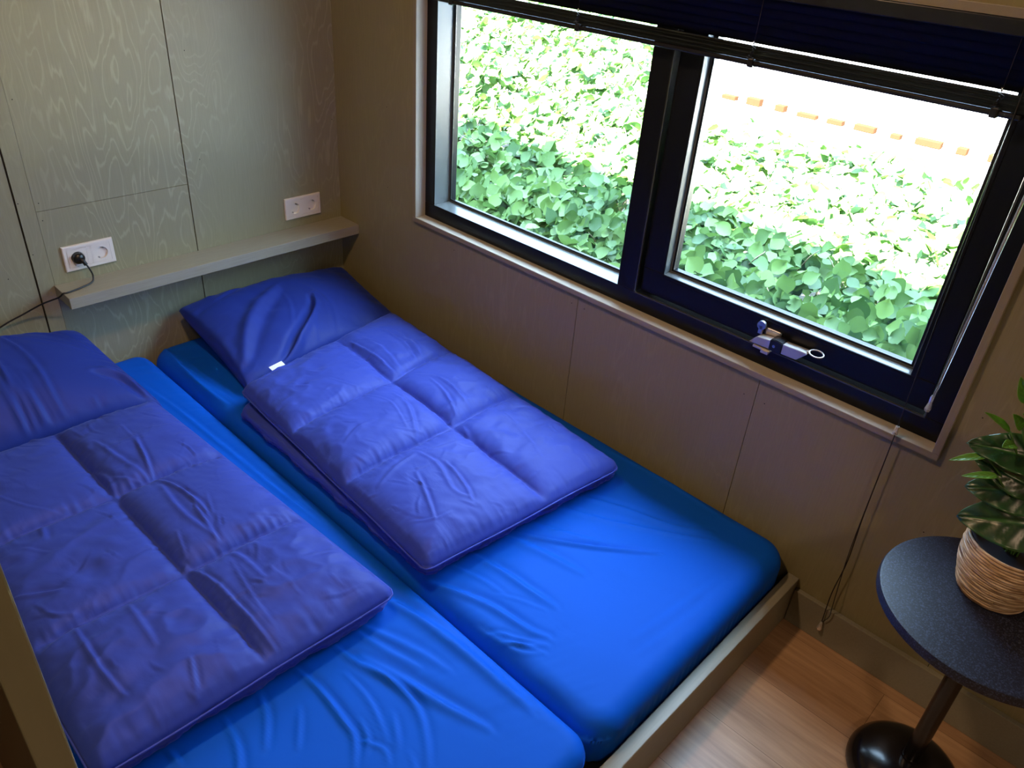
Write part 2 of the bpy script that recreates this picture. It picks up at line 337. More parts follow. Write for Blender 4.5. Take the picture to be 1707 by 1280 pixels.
def edge_samples(L, step, r):
    e = [0, 0.0006, 0.002, 0.0045, 0.008, 0.0125, 0.018]
    k = 0.018 + step
    while k < r: e.append(k); k += step
    n = max(2, int((L - 2 * e[-1]) / step)); mid = np.linspace(e[-1], L - e[-1], n + 1)[1:-1]
    return np.concatenate([e, mid, [L - v for v in e[::-1]]])
def cloth_slab(name, quad, z_top, thick, r, R, m, hfun=None, step=0.005, parent=None, r_bot=None, side=None):
    """closed padded slab over a quad (head-left, head-right, foot-right, foot-left) with rounded rim"""
    q = np.array(quad, float); Wd = (np.linalg.norm(q[1] - q[0]) + np.linalg.norm(q[2] - q[3])) / 2; Ln = (np.linalg.norm(q[3] - q[0]) + np.linalg.norm(q[2] - q[1])) / 2
    xs = edge_samples(Wd, step, r); ys = edge_samples(Ln, step, r); A, Bv = np.meshgrid(xs, ys, indexing='ij')
    # push points outside the rounded corner onto it
    cx = np.clip(A, R, Wd - R); cy = np.clip(Bv, R, Ln - R); dx = A - cx; dy = Bv - cy; dd = np.hypot(dx, dy)
    k = np.where(dd > R, R / np.maximum(dd, 1e-9), 1.0); A2 = cx + dx * k; B2 = cy + dy * k
    corner = (np.abs(dx) > 0) & (np.abs(dy) > 0)
    d = np.where(corner, R - np.minimum(dd, R), np.minimum(np.minimum(A2, Wd - A2), np.minimum(B2, Ln - B2))); d = np.maximum(d, 0)
    nx = np.where(corner, dx / np.maximum(dd, 1e-9), np.where(np.minimum(A2, Wd - A2) < np.minimum(B2, Ln - B2), np.where(A2 < Wd / 2, -1, 1), 0))
    ny = np.where(corner, dy / np.maximum(dd, 1e-9), np.where(np.minimum(A2, Wd - A2) < np.minimum(B2, Ln - B2), 0, np.where(B2 < Ln / 2, -1, 1)))
    def world(a, b2):
        s = a / Wd; t = b2 / Ln
        return ((1 - s) * (1 - t) * q[0, 0] + s * (1 - t) * q[1, 0] + s * t * q[2, 0] + (1 - s) * t * q[3, 0],
                (1 - s) * (1 - t) * q[0, 1] + s * (1 - t) * q[1, 1] + s * t * q[2, 1] + (1 - s) * t * q[3, 1])
    X, Y = world(A2, B2)
    prof = np.where(d < r, np.sqrt(np.maximum(r * r - (r - d) ** 2, 0)), r)
    Z = z_top - r + prof
    if hfun is not None: Z = Z + hfun(X, Y, A2 / Wd, B2 / Ln, d) * sstep(0.0, min(0.03, r), d)
    ni, nj = A.shape; V = [np.stack([X, Y, Z], -1).reshape(-1, 3)]; idx = np.arange(ni * nj).reshape(ni, nj); F = []
    F = np.stack([idx[:-1, :-1], idx[1:, :-1], idx[1:, 1:], idx[:-1, 1:]], -1).reshape(-1, 4).tolist()
    loop = list(idx[:, 0]) + list(idx[-1, 1:]) + list(idx[-2::-1, -1]) + list(idx[0, -2:0:-1]); loop = np.array(loop)
    base = np.stack([A2.ravel()[loop], B2.ravel()[loop]], -1); nn = np.stack([nx.ravel()[loop], ny.ravel()[loop]], -1)
    nl = np.hypot(nn[:, 0], nn[:, 1])[:, None]; nn = nn / np.maximum(nl, 1e-6)
    rb = r_bot or min(r, thick / 2); zb = z_top - thick; rings = []
    per = np.concatenate([[0], np.cumsum(np.hypot(*np.diff(base, axis=0).T))])
    levels = [(0, z_top - r - (thick - r - rb) * f) for f in (0.25, 0.5, 0.75, 1.0)] if thick - r - rb > 0.004 else [(0, z_top - r)] if False else []
    for j, (_, z) in enumerate(levels): rings.append((0.0, z))
    for a in (20, 40, 60, 78, 90): rings.append((rb * (1 - math.cos(math.radians(a))), zb + rb - rb * math.sin(math.radians(a))))
    prev = loop; cnt = ni * nj
    for off, z in rings:
        w = side(per, z) if side is not None else 0.0
        p = base - nn * (off + np.reshape(w, (-1, 1)) if side is not None else off)
        px, py = world(p[:, 0], p[:, 1]); V.append(np.stack([px, py, np.full(len(px), z)], -1))
        cur = np.arange(cnt, cnt + len(loop)); cnt += len(loop); n_ = len(loop)
        for i in range(n_): F.append([int(prev[i]), int(cur[i]), int(cur[(i + 1) % n_]), int(prev[(i + 1) % n_])])
        prev = cur
    F.append([int(v) for v in prev[::-1]])
    V = np.concatenate(V); o = obj_np(name, V, F, m, parent)
    return o, np.stack([X.ravel()[loop], Y.ravel()[loop], Z.ravel()[loop]], -1)

# ------------------------------------------------------------------ room shell
H_ROOM = 2.3; XL = -3.4; YB = -4.6
def box_obj(name, boxes, m, bev=0.0, parent=None):
    bm = bmesh.new()
    for b2 in boxes: box(bm, *b2[:6], bev=bev, mi=(b2[6] if len(b2) > 6 else 0))
    return obj_bm(name, bm, m, parent)
structure(box_obj('floor', [(XL - .1, 0.0, YB - .1, 0.0, -0.05, 0.0)], M_floor))
structure(box_obj('ceiling', [(XL - .1, 0.12, YB - .1, 0.12, H_ROOM, H_ROOM + .1)], M_ceil))
def screws(bm, pts, plane, mi=1):
    for a, z in pts:
        c = (0.0, a, z) if plane == 'x' else (a, 0.0, z); rr = 0.0021
        prof = [(0.0, -0.0006), (rr * 0.6, -0.0005), (rr, 0.0008)]
        lathe(bm, prof, c, 10, mi, axis='x' if plane == 'x' else 'y')
# head wall (left in the picture): plywood panels on a dark backing
bm = bmesh.new(); t = 0.006
box(bm, XL, 0.12, t, 0.12, 0, H_ROOM, mi=1)
xs = [XL, -1.1095, -1.1050, -1.0602, -1.0592, -0.5957, -0.5932, 0.0]
box(bm, XL, -1.1105, 0, t, 0, H_ROOM); box(bm, -1.1052, -1.0604, 0, t, 0, H_ROOM)
box(bm, -1.0596, -0.5963, 0, t, 0, 0.7768); box(bm, -1.0596, -0.5963, 0, t, 0.7782, H_ROOM); box(bm, -0.5926, 0.0, 0, t, 0, H_ROOM)
screws(bm, [(-1.046, 1.095), (-1.047, .802), (-1.048, .749), (-.542, 1.187), (-.542, .851), (-1.097, .653), (-1.178, .596), (-1.1, .811), (-.02, .916)], 'y')
wl_ = structure(obj_bm('wall_left', bm, [M_head, M_dark]))
# window wall
bm = bmesh.new(); OY0, OY1, OZ0, OZ1 = -2.262, -0.458, 0.668, 1.556
for (a, b2, c, d) in ((YB, 0.12, 0, OZ0), (YB, 0.12, OZ1, H_ROOM), (OY1, 0.12, OZ0, OZ1), (YB, OY0, OZ0, OZ1)): box(bm, t, 0.12, a, b2, c, d, mi=1)
g = 0.0009
for (a, b2, c, d) in ((-1.213 + g, 0, 0, OZ0), (-1.822 + g, -1.213 - g, 0, OZ0), (-2.432 + g, -1.822 - g, 0, OZ0), (-3.04, -2.432 - g, 0, OZ0), (YB, -3.04 - 2 * g, 0, OZ0),
                     (YB, 0, OZ1, H_ROOM), (OY1, 0, OZ0, OZ1), (YB, OY0, OZ0, OZ1)): box(bm, 0, t, a, b2, c, d)
screws(bm, [(-1.19, .628), (-1.24, .628), (-1.79, .60), (-1.85, .60), (-2.31, .80), (-.30, 1.02), (-.30, .74), (-2.30, .47), (-.66, .62), (-2.41, .40)], 'x')
wr = structure(obj_bm('wall_right', bm, [M_side, M_dark]))
structure(box_obj('wall_back', [(XL, 0.12, YB - .1, YB, 0, H_ROOM)], M_side))
structure(box_obj('wall_far_left', [(XL - .1, XL, YB, 0.12, 0, H_ROOM)], M_side))
# partition at the left side of the bed: plywood sheet whose lipped edge faces the camera
bm = bmesh.new(); box(bm, -1.6885, -1.6710, -2.078, -0.0005, 0, H_ROOM - .0005, mi=0)
part = structure(obj_bm('wall_partition', bm, [M_ppanel]))
box_obj('partition_edge_strip', [(-1.6900, -1.6680, -2.084, -2.078, 0.0, H_ROOM - .001)], M_pedge, 0.0015, part)
# baseboard
structure(box_obj('baseboard_right', [(-0.0155, -0.0002, YB + .01, -2.0795, 0.0005, 0.1156)], M_board, 0.0015))
structure(box_obj('baseboard_left', [(XL + .001, -1.70, -0.0155, -0.0002, 0.0005, 0.1156)], M_board, 0.0015))

# ------------------------------------------------------------------ window trim (reveal lining with visible plywood edges)
TX0, TX1 = -0.012, 0.062
bm = bmesh.new(); tb = 0.0165
box(bm, TX0, TX1, -2.2665, -0.454, 0.6650, 0.6650 + tb, 0.0008, 0)
box(bm, TX0, TX1, -2.2665, -0.454, 1.543, 1.5595, 0.0008, 0)
trim = structure(obj_bm('trim_1', bm, [M_trim]))
box_obj('side_lining', [(TX0, TX1, -0.454 - tb, -0.4542, 0.6816, 1.5429)], M_trim, 0.0008, trim)
box_obj('side_lining', [(TX0, TX1, -2.2663, -2.2663 + tb, 0.6816, 1.5429)], M_trim, 0.0008, trim)
def lam(name, y0, y1, z0, z1, m): return box_obj(name, [(TX0 - 0.0012, TX0 + 0.0002, y0, y1, z0, z1)], m, 0.0, trim)
lam('plywood_edge', -2.2655, -0.455, 0.6658, 0.6808, M_edgeh); lam('plywood_edge', -2.2655, -0.455, 1.5438, 1.5588, M_edgeh)
lam('plywood_edge', -0.4698, -0.4548, 0.6812, 1.5434, M_edgev); lam('plywood_edge', -2.2657, -2.2507, 0.6812, 1.5434, M_edgev)

# ------------------------------------------------------------------ window: black frame, fixed pane on the left, opening sash on the right
win = structure(empty('window_1', (0.03, -1.36, 0.68)), 'black framed window with a fixed pane and an opening sash above the bed')
FX = 0.030; FY0, FY1 = -2.2495, -0.4710; FZ0, FZ1 = 0.6818, 1.5427; bev = 0.0018
def wpart(name, boxes, m, bv=bev, par=win):
    o = box_obj(name, boxes, m, bv); return keep(o, par) if par is win else o
PL, PM = -0.5207, -1.3234          # fixed pane opening
SL, SR = -1.3880, -2.2010          # sash opening in the frame
ZB, ZT = 0.7325, 1.500
frame = wpart('window_frame', [(FX, 0.13, FY0, FY1, FZ0, ZB), (FX, 0.13, FY0, FY1, ZT, FZ1), (FX, 0.13, PL, FY1, ZB, ZT), (FX, 0.13, FY0, SR, ZB, ZT), (FX, 0.13, SL, PM, ZB, ZT)], M_black)
# thin raised lips of the frame around the sash
lip = box_obj('frame_lip', [(FX - 0.003, FX + 0.0035, SR - 0.003, SL + 0.003, ZB - 0.003, ZB + 0.0008), (FX - 0.003, FX + 0.0035, SL - 0.0008, SL + 0.003, ZB, ZT), (FX - 0.003, FX + 0.0035, SR - 0.003, SR + 0.0008, ZB, ZT)], M_gloss, 0.0008)
lip.parent = frame
# fixed pane: sloping glazing bead, gasket, glass
def pane(y0, y1, z0, z1, x_in, x_gl, par, bw=0.012):
    bm = bmesh.new()
    # bead: ring of four sloping quads from opening edge (x_in) to glass (x_gl) + small step
    def ring(x, i): return [bm.verts.new(p) for p in ((x, y0 - i, z0 + i), (x, y1 + i, z0 + i), (x, y1 + i, z1 - i), (x, y0 - i, z1 - i))]
    rs = [ring(x_in, 0.0), ring(x_gl - 0.006, 0.0035), ring(x_gl - 0.006, 0.0075), ring(x_gl + 0.004, 0.0075), ring(x_gl + 0.004, -0.01)]
    for a, b2 in zip(rs, rs[1:]):
        for k in range(4): bm.faces.new((a[k], a[(k + 1) % 4], b2[(k + 1) % 4], b2[k]))
    o = obj_bm('glazing_bead', bm, M_bead); 
    bm = bmesh.new(); i = 0.0075; w = 0.0055
    for (a, b2, c, d) in ((y1 + i, y0 - i, z0 + i, z0 + i + w), (y1 + i, y0 - i, z1 - i - w, z1 - i), (y0 - i - w, y0 - i, z0 + i, z1 - i), (y1 + i, y1 + i + w, z0 + i, z1 - i)):
        box(bm, x_gl - 0.005, x_gl, a, b2, c, d, 0.0012)
    gk = obj_bm('gasket', bm, M_gasket)
    gl = box_obj('glass', [(x_gl, x_gl + 0.004, y1, y0, z0, z1)], M_glass)
    for x in (o, gk, gl):
        if par is win: keep(x, win)
        else: x.parent = par
pane(PL, PM, 0.7325, ZT, FX, 0.098, win)
# opening sash
SX = 0.044
sash = keep(box_obj('window_sash', [(SX, 0.115, -2.196, -1.393, 0.7385, 0.8090), (SX, 0.115, -2.196, -1.393, 1.462, 1.497), (SX, 0.115, -1.4620, -1.393, 0.8090, 1.462), (SX, 0.115, -2.196, -2.1400, 0.8090, 1.462)], M_black, 0.002), win)
g2 = box_obj('sash_groove_bead', [(SX - 0.0025, SX + 0.001, -2.150, -1.452, 0.7990, 0.8085), (SX - 0.0025, SX + 0.001, -1.4625, -1.453, 0.8085, 1.462), (SX - 0.0025, SX + 0.001, -2.150, -2.1395, 0.8085, 1.462)], M_black, 0.001); g2.parent = sash
pane(-1.4620, -2.1400, 0.8090, 1.462, SX, 0.072, sash)

# lever latch on the lower sash rail
def lp(name, bm, m, smooth=False): o = obj_bm(name, bm, m, smooth=smooth); o.parent = latch; return o
def prism(bm, pts, x0, x1, bv=0.001):
    a = [bm.verts.new((x0, y, z)) for y, z in pts]; b2 = [bm.verts.new((x1, y, z)) for y, z in pts]; n_ = len(pts)
    fs = [bm.faces.new(a[::-1]), bm.faces.new(b2)] + [bm.faces.new((a[k], a[(k + 1) % n_], b2[(k + 1) % n_], b2[k])) for k in range(n_)]
    bmesh.ops.recalc_face_normals(bm, faces=fs)
    if bv: bmesh.ops.bevel(bm, geom=list({e for f in fs for e in f.edges}), offset=bv, segments=2, affect='EDGES')
bm = bmesh.new(); prism(bm, [(-1.762, 0.743), (-1.781, 0.764), (-1.817, 0.768), (-1.817, 0.744)], 0.010, 0.036)
latch = keep(obj_bm('window_latch', bm, M_chrome), win); latch['label'] = 'satin metal lever latch with a ring pull'
ang = Matrix.Rotation(math.radians(-0.0), 3, 'X')
bm = bmesh.new(); box(bm, 0.038, 0.0435, -1.828, -1.784, 0.744, 0.7835, 0.0045, seg=3); lp('back_plate', bm, M_steel)
bm = bmesh.new(); lathe(bm, [(0.0, 0.010), (0.010, 0.010), (0.0115, 0.0085), (0.0115, 0.0), (0.0, 0.0)], (0.026, -1.7765, 0.788), 24, axis='x'); box(bm, 0.026, 0.034, -1.782, -1.771, 0.765, 0.788, 0.001); lp('thumb_tab', bm, M_steel)
bm = bmesh.new(); prism(bm, [(-1.816, 0.743), (-1.816, 0.7715), (-1.826, 0.7745), (-1.838, 0.775), (-1.850, 0.772), (-1.850, 0.742)], 0.008, 0.040, 0.002); jb = lp('joint_cover', bm, M_blkplastic)
bm = bmesh.new(); lathe(bm, [(0.0, -0.001), (0.0035, -0.001), (0.004, 0.0), (0.004, 0.002)], (0.0075, -1.829, 0.757), 20, axis='x'); o = obj_bm('screw', bm, M_steel); o.parent = latch
bm = bmesh.new(); prism(bm, [(-1.849, 0.744), (-1.849, 0.7705), (-1.908, 0.7725), (-1.912, 0.769), (-1.890, 0.745)], 0.011, 0.037); lp('arm', bm, M_chrome)
bm = bmesh.new(); ring = [(0.022 + 0.0, -1.9310 + 0.0155 * math.cos(a), 0.7760 + 0.0055 * math.sin(a)) for a in np.linspace(0, 2 * math.pi, 33)]
ring = [(0.022 + 0.011 * math.sin(a), -1.9310 + 0.0175 * math.cos(a), 0.7765 + 0.004 * math.sin(a)) for a in np.linspace(0, 2 * math.pi, 33)]
tube(bm, ring, 0.0019, 8, cap=False); tube(bm, [(0.022, -1.906, 0.770), (0.022, -1.9145, 0.7755)], 0.003, 8); lp('ring_pull', bm, M_chrome, True)
bm = bmesh.new(); box(bm, 0.008, 0.040, -1.822, -1.775, 0.7335, 0.7405, 0.0015); box(bm, 0.004, 0.012, -1.82, -1.80, 0.729, 0.738, 0.001); lp('keeper', bm, M_chrome)

# ------------------------------------------------------------------ venetian blind, drawn up part way
bl = empty('venetian_blind', (0.0, -1.33, 1.54)); tag(bl, 'black aluminium venetian blind pulled partly up at the top of the window', 'blind')
def bp_(name, bm, m, smooth=False): return keep(obj_bm(name, bm, m, smooth=smooth), bl)
BY0, BY1 = -2.166, -0.500; BX = 0.0
bm = bmesh.new(); box(bm, -0.0140, 0.0140, BY0 - .01, BY1 + .01, 1.515, 1.5425, 0.002); bp_('headrail', bm, M_blind)
def slat(bm, zc, tilt, y0=BY0, y1=BY1, w=0.025, crown=0.0022):
    n_ = 7; vs = []
    ca, sa = math.cos(tilt), math.sin(tilt)
    for y in (y0, y1):
        row = []
        for k in range(n_):
            u = (k / (n_ - 1) - 0.5) * w; h = crown * (1 - (2 * u / w) ** 2)
            row.append(bm.verts.new((BX + u * ca - h * sa, y, zc + u * sa + h * ca)))
        vs.append(row)
    for k in range(n_ - 1): f = bm.faces.new((vs[0][k], vs[0][k + 1], vs[1][k + 1], vs[1][k])); f.smooth = True
bm = bmesh.new(); z = 1.508
while z > 1.435: slat(bm, z, math.radians(62)); z -= 0.0178
bmesh.ops.solidify(bm, geom=bm.faces[:], thickness=0.00025); bp_('slats', bm, M_blind)
bm = bmesh.new()
for k in range(7): slat(bm, 1.4186 - k * 0.0041, math.radians((3, 9, -5, 12, 4, 13, 8)[k]), crown=0.0014)
bmesh.ops.solidify(bm, geom=bm.faces[:], thickness=0.00025); bp_('gathered_slats', bm, M_gloss)
bm = bmesh.new(); box(bm, BX - .0125, BX + .0125, BY0 + .002, BY1 - .002, 1.380, 1.3915, 0.0035, seg=3); bp_('bottom_rail', bm, M_rail)
for yl in (-0.625, -1.110, -1.612, -2.118):
    bm = bmesh.new()
    for dx in (-0.0142, 0.0142): tube(bm, [(BX + dx, yl, 1.5145), (BX + dx, yl, 1.39)], 0.0006, 6)
    for k in range(5): tube(bm, [(BX - .0142, yl + .001 * k, 1.43 + .018 * k), (BX + .0142, yl + .001 * k, 1.424 + .018 * k)], 0.0004, 5)
    lc = bp_('ladder_cord', bm, M_cord)
    bm = bmesh.new(); box(bm, BX - .0165, BX + .0165, yl - .0075, yl + .0075, 1.377, 1.3965, 0.003)
    for k in range(5):   # bunched loops of ladder cord
        tube(bm, spline([(BX - .0150, yl + .004 - .002 * k, 1.395 + .004 * k), (BX - .021, yl + .008 - .004 * k, 1.398 + .005 * k), (BX - .0145, yl - .004 + .002 * k, 1.401 + .005 * k)], 5), 0.0008, 5)
    bp_('cord_holder', bm, M_blkplastic)
    bm = bmesh.new(); tube(bm, [(BX - .0150, yl, 1.424), (BX - .0150, yl + .001, 1.431)], 0.0020, 8); bp_('cord_bead', bm, M_clear, True)
# tilt wand of clear acrylic, in front of the right frame post
bm = bmesh.new(); WX = -0.012
tube(bm, [(WX, -2.228, 1.515), (WX, -2.2205, 1.25), (WX, -2.2095, 0.795)], 0.0030, 6); wand = bp_('tilt_wand', bm, M_clear)
bm = bmesh.new(); lathe(bm, [(0.0035, 0.024), (0.0045, 0.020), (0.0042, 0.006), (0.0072, -0.010), (0.0058, -0.016), (0.0, -0.016)], (WX, -2.2085, 0.786), 6)
o = obj_bm('wand_tip', bm, M_clear); o.parent = wand
# lift cords hanging below the sill with their condenser and tassel
bm = bmesh.new()
tube(bm, [(-0.014, -2.150, 1.515), (-0.017, -2.158, 1.1), (-0.021, -2.166, 0.76), (-0.022, -2.168, 0.712)], 0.0011, 6)
tube(bm, spline([(-0.022, -2.1688, 0.690), (-0.021, -2.171, 0.45), (-0.020, -2.176, 0.30), (-0.020, -2.170, 0.18), (-0.021, -2.1735, 0.075)], 8), 0.0013, 6)
tube(bm, spline([(-0.023, -2.1692, 0.690), (-0.023, -2.1705, 0.45), (-0.024, -2.174, 0.30), (-0.025, -2.184, 0.15), (-0.023, -2.186, 0.105), (-0.021, -2.1745, 0.072)], 8), 0.0011, 6)
bp_('lift_cord', bm, M_cord, True)
bm = bmesh.new(); lathe(bm, [(0.0, 0.012), (0.0045, 0.011), (0.0050, 0.0), (0.0060, -0.010), (0.0, -0.011)], (-0.022, -2.168, 0.700), 10); bp_('cord_condenser', bm, M_clear)
bm = bmesh.new(); lathe(bm, [(0.0, 0.014), (0.003, 0.013), (0.0045, 0.004), (0.0075, -0.010), (0.0065, -0.014), (0.0, -0.0145)], (-0.022, -2.174, 0.060), 14); bp_('tassel', bm, M_clear, True)

# ------------------------------------------------------------------ head shelf and sockets
sh = box_obj('wall_shelf', [(-1.063, -0.0008, -0.1183, -0.0004, 0.5424 - .0364, 0.5424)], M_shelf, 0.0012)
tag(sh, 'long painted wooden shelf along the head wall above the pillows', 'shelf')
def socket(name, cx, cz, label):
    e_ = empty(name, (cx, 0, cz)); tag(e_, label, 'socket', 'double wall sockets above the shelf')
    w, h, dp = 0.152, 0.081, 0.0085
    bm = bmesh.new()
    # frame: one moulded ring with a chamfered outer edge, and the bar between the two inserts
    rs = []
    for ins_, y in ((0.0, -0.0003), (0.0, -dp + 0.0035), (0.0012, -dp + 0.0010), (0.0032, -dp), (0.0112, -dp), (0.0116, -0.0025)):
        a_, b2 = w / 2 - ins_, h / 2 - ins_; rs.append([bm.verts.new((cx + p, y, cz + q)) for p, q in ((-a_, -b2), (a_, -b2), (a_, b2), (-a_, b2))])
    for a_, b2 in zip(rs, rs[1:]):
        for k in range(4): bm.faces.new((a_[k], a_[(k + 1) % 4], b2[(k + 1) % 4], b2[k]))
    bm.faces.new(rs[-1]); bmesh.ops.recalc_face_normals(bm, faces=bm.faces[:])
    box(bm, cx - .0065, cx + .0065, -dp + .0004, -.0028, cz - h / 2 + .0118, cz + h / 2 - .0118)
    keep(obj_bm('frame', bm, M_white), e_)
    for s in (-1, 1):
        sx = cx + s * 0.0355; bm = bmesh.new()
        # square insert with recessed round well
        R0 = 0.0195; n_ = 48; a_ = 0.0284; yo = -dp - .0004
        outer = []; inn = []; well = []
        for k in range(n_):
            an = 2 * math.pi * k / n_ + math.pi / 4; c, d = math.cos(an), math.sin(an); q = a_ / max(abs(c), abs(d))
            outer.append(bm.verts.new((sx + q * c, yo, cz + q * d))); inn.append(bm.verts.new((sx + R0 * c, yo, cz + R0 * d))); well.append(bm.verts.new((sx + R0 * .96 * c, yo + 0.0125 * 0.62, cz + R0 * .96 * d)))
        for k in range(n_):
            j = (k + 1) % n_; bm.faces.new((outer[k], outer[j], inn[j], inn[k])); bm.faces.new((inn[k], inn[j], well[j], well[k]))
        bm.faces.new(well); bmesh.ops.recalc_face_normals(bm, faces=bm.faces[:])
        ins = keep(obj_bm('socket_insert', bm, M_white), e_)
        bm = bmesh.new(); yw = yo + 0.0125 * 0.62 - .0003
        for an in (150, -30):
            lathe(bm, [(0.0, -0.0002), (0.0026, -0.0002), (0.0026, 0.0004)], (sx + 0.0095 * math.cos(math.radians(an)), yw, cz + 0.0095 * math.sin(math.radians(an))), 14, axis='y')
        o = obj_bm('pin_hole', bm, M_dark); o.parent = ins
        for an in (60, 240):
            bm = bmesh.new()
            c, d = math.cos(math.radians(an)), math.sin(math.radians(an)); box(bm, sx + R0 * .86 * c - .0022, sx + R0 * .86 * c + .0022, yo + .0005, yw, cz + R0 * .86 * d - .0022, cz + R0 * .86 * d + .0022, 0.0004)
            o = obj_bm('earth_clip', bm, M_steel); o.parent = ins
    return e_
socket('double_socket', -0.9441, 0.6171, 'white double wall socket with a black plug in its left outlet')
socket('double_socket', -0.1710, 0.6172, 'white double wall socket with both outlets empty, near the room corner')
# plug and its cable
pg = empty('power_plug', (-0.981, -0.01, 0.617)); tag(pg, 'black plug in the left socket with a cable running over the shelf end', 'plug')
px, pz = -0.9796, 0.6171
bm = bmesh.new(); lathe(bm, [(0.0, 0.005), (0.0178, 0.005), (0.0178, -0.010), (0.0165, -0.014), (0.010, -0.019), (0.0, -0.020)], (px, -0.0085, pz), 32, axis='y')
tube(bm, spline([(px, -0.022, pz), (px + .006, -0.030, pz - .006), (px + .011, -0.033, pz - .018)], 6), 0.006, 12, radii=None); keep(obj_bm('plug_body', bm, M_blkplastic, smooth=True, autosharp=40), pg)
bm = bmesh.new(); tube(bm, spline([(px + .010, -.033, pz - .014), (px + .017, -.037, pz - .032), (px + .021, -.041, pz - .055), (px + .010, -.052, .5475), (px - .030, -.068, .5455), (px - .072, -.078, .5452), (-1.064, -.077, .5452), (-1.078, -.070, .533), (-1.12, -.045, .514), (-1.17, -.025, .488), (-1.24, -.012, .458), (-1.34, -.008, .40), (-1.42, -.008, .30)], 8), 0.0027, 8)
keep(obj_bm('cable', bm, M_blkplastic, smooth=True), pg)

# ------------------------------------------------------------------ bed
bed = empty('bed_frame', (-0.83, -2.06, 0.0)); tag(bed, 'grey green painted wooden bed frame board around the foot of the mattresses', 'bed frame')
keep(box_obj('footboard', [(-1.6675, -0.0008, -2.0780, -2.0450, 0.0005, 0.1470)], M_board, 0.002), bed)
keep(box_obj('slatted_base', [(-1.6675, -0.004, -2.0445, -0.004, 0.06, 0.0795), (-1.60, -1.54, -2.0, -0.1, 0.0005, 0.06), (-0.86, -0.80, -2.0, -0.1, 0.0005, 0.06), (-0.12, -0.06, -2.0, -0.1, 0.0005, 0.06)], M_board, 0.0), bed)

RM = [([(-.555,-1.467),(-.444,-1.647),(-.301,-1.814)],.0065,.0055),([(-.675,-1.469),(-.657,-1.579),(-.649,-1.682),(-.642,-1.746)],.011,.0035),([(-.815,-1.474),(-.785,-1.559),(-.757,-1.642),(-.74,-1.75),(-.722,-1.792)],.011,.0045),([(-.819,-1.652),(-.809,-1.713),(-.78,-1.77),(-.739,-1.808)],.006,.0025),([(-.826,-1.677),(-.811,-1.732),(-.796,-1.786),(-.76,-1.819)],.006,.002),([(-.374,-1.488),(-.311,-1.632),(-.214,-1.789),(-.152,-1.878)],.009,.002),([(-.304,-1.488),(-.238,-1.622),(-.187,-1.77),(-.125,-1.853)],.010,.0022),([(-.616,-1.961),(-.442,-1.983),(-.26,-1.985)],.010,.001),([(-.584,-1.929),(-.416,-1.95),(-.254,-1.965)],.010,.001),([(-.567,-1.479),(-.533,-1.602),(-.511,-1.723)],.013,.003),([(-.831,-1.68),(-.797,-1.71),(-.776,-1.752),(-.738,-1.802)],.006,.002),([(-.82,-1.72),(-.782,-1.77),(-.758,-1.82)],.005,.002),([(-.721,-1.62),(-.692,-1.671),(-.666,-1.736)],.005,.0015),([(-.784,-.02),(-.805,-.327),(-.795,-.494)],.010,.004),([(-.79,-.199),(-.79,-.365),(-.771,-.514)],.010,.003),([(-.051,-1.435),(-.040,-1.631),(-.045,-1.836)],.008,.003),([(-.74,-1.47),(-.715,-1.56),(-.705,-1.64)],.007,.002),([(-.47,-1.50),(-.43,-1.60),(-.38,-1.70)],.008,.0018)]
LM = [([(-.925,-1.456),(-.902,-1.586),(-.891,-1.728),(-.891,-1.813),(-.889,-1.891)],.016,.0085),([(-1.069,-1.555),(-1.039,-1.658),(-1.015,-1.761),(-.984,-1.866)],.013,.0065),([(-1.016,-1.483),(-.968,-1.618),(-.949,-1.713)],.010,.003),([(-1.069,-1.575),(-1.056,-1.661),(-1.06,-1.737),(-1.087,-1.794),(-1.124,-1.846)],.008,.004),([(-1.156,-1.673),(-1.173,-1.723),(-1.197,-1.747)],.005,.003),([(-1.185,-1.484),(-1.178,-1.565),(-1.184,-1.66),(-1.191,-1.702),(-1.226,-1.75)],.0075,.006),([(-1.269,-1.48),(-1.288,-1.54),(-1.328,-1.606)],.007,.004),([(-1.229,-1.572),(-1.283,-1.647)],.006,.003),([(-1.462,-1.48),(-1.458,-1.532)],.006,.004),([(-1.094,-1.48),(-1.082,-1.562),(-1.055,-1.654),(-1.052,-1.737)],.008,.005),([(-1.039,-1.475),(-1.019,-1.566),(-.99,-1.663)],.009,.003),([(-1.185,-1.711),(-1.163,-1.76),(-1.178,-1.795)],.005,.003),([(-1.099,-1.709),(-1.142,-1.779)],.006,.003),([(-1.116,-1.564),(-1.118,-1.652),(-1.143,-1.742)],.006,.003),([(-.944,-.218),(-.925,-.423),(-.912,-.707),(-.9,-.957),(-.889,-1.164)],.008,.004),([(-1.35,-1.49),(-1.37,-1.58),(-1.42,-1.66)],.007,.004),([(-1.13,-1.80),(-1.16,-1.86),(-1.21,-1.90)],.006,.002)]
def mattress_h(strokes, gap_side, seed, gain=1.0):
    def f(X, Y, u, v, d):
        H = fbm(X * 5, Y * 5, 2, seed) * 0.004 + fbm(X * 16 + Y * 5, Y * 4, 2, seed + 5) * 0.0012
        for p, w, a in strokes: stroke(X, Y, H, p, w * 0.8, a * gain)
        # fine tension creases running out from the valley between the two mattresses
        e = (0 - (X - gap_side)) if gap_side > X.mean() else (X - gap_side)
        H += np.exp(-np.abs(X - gap_side) / 0.09) * 0.0030 * fbm(Y * 42 + X * 16, X * 6, 2, seed + 9)
        return H
    return f
def sheet_side(per, z):
    k = np.clip((0.235 - z) / 0.16, 0, 1)
    return 0.0014 * np.sin(per * 230) * k + 0.002 * k
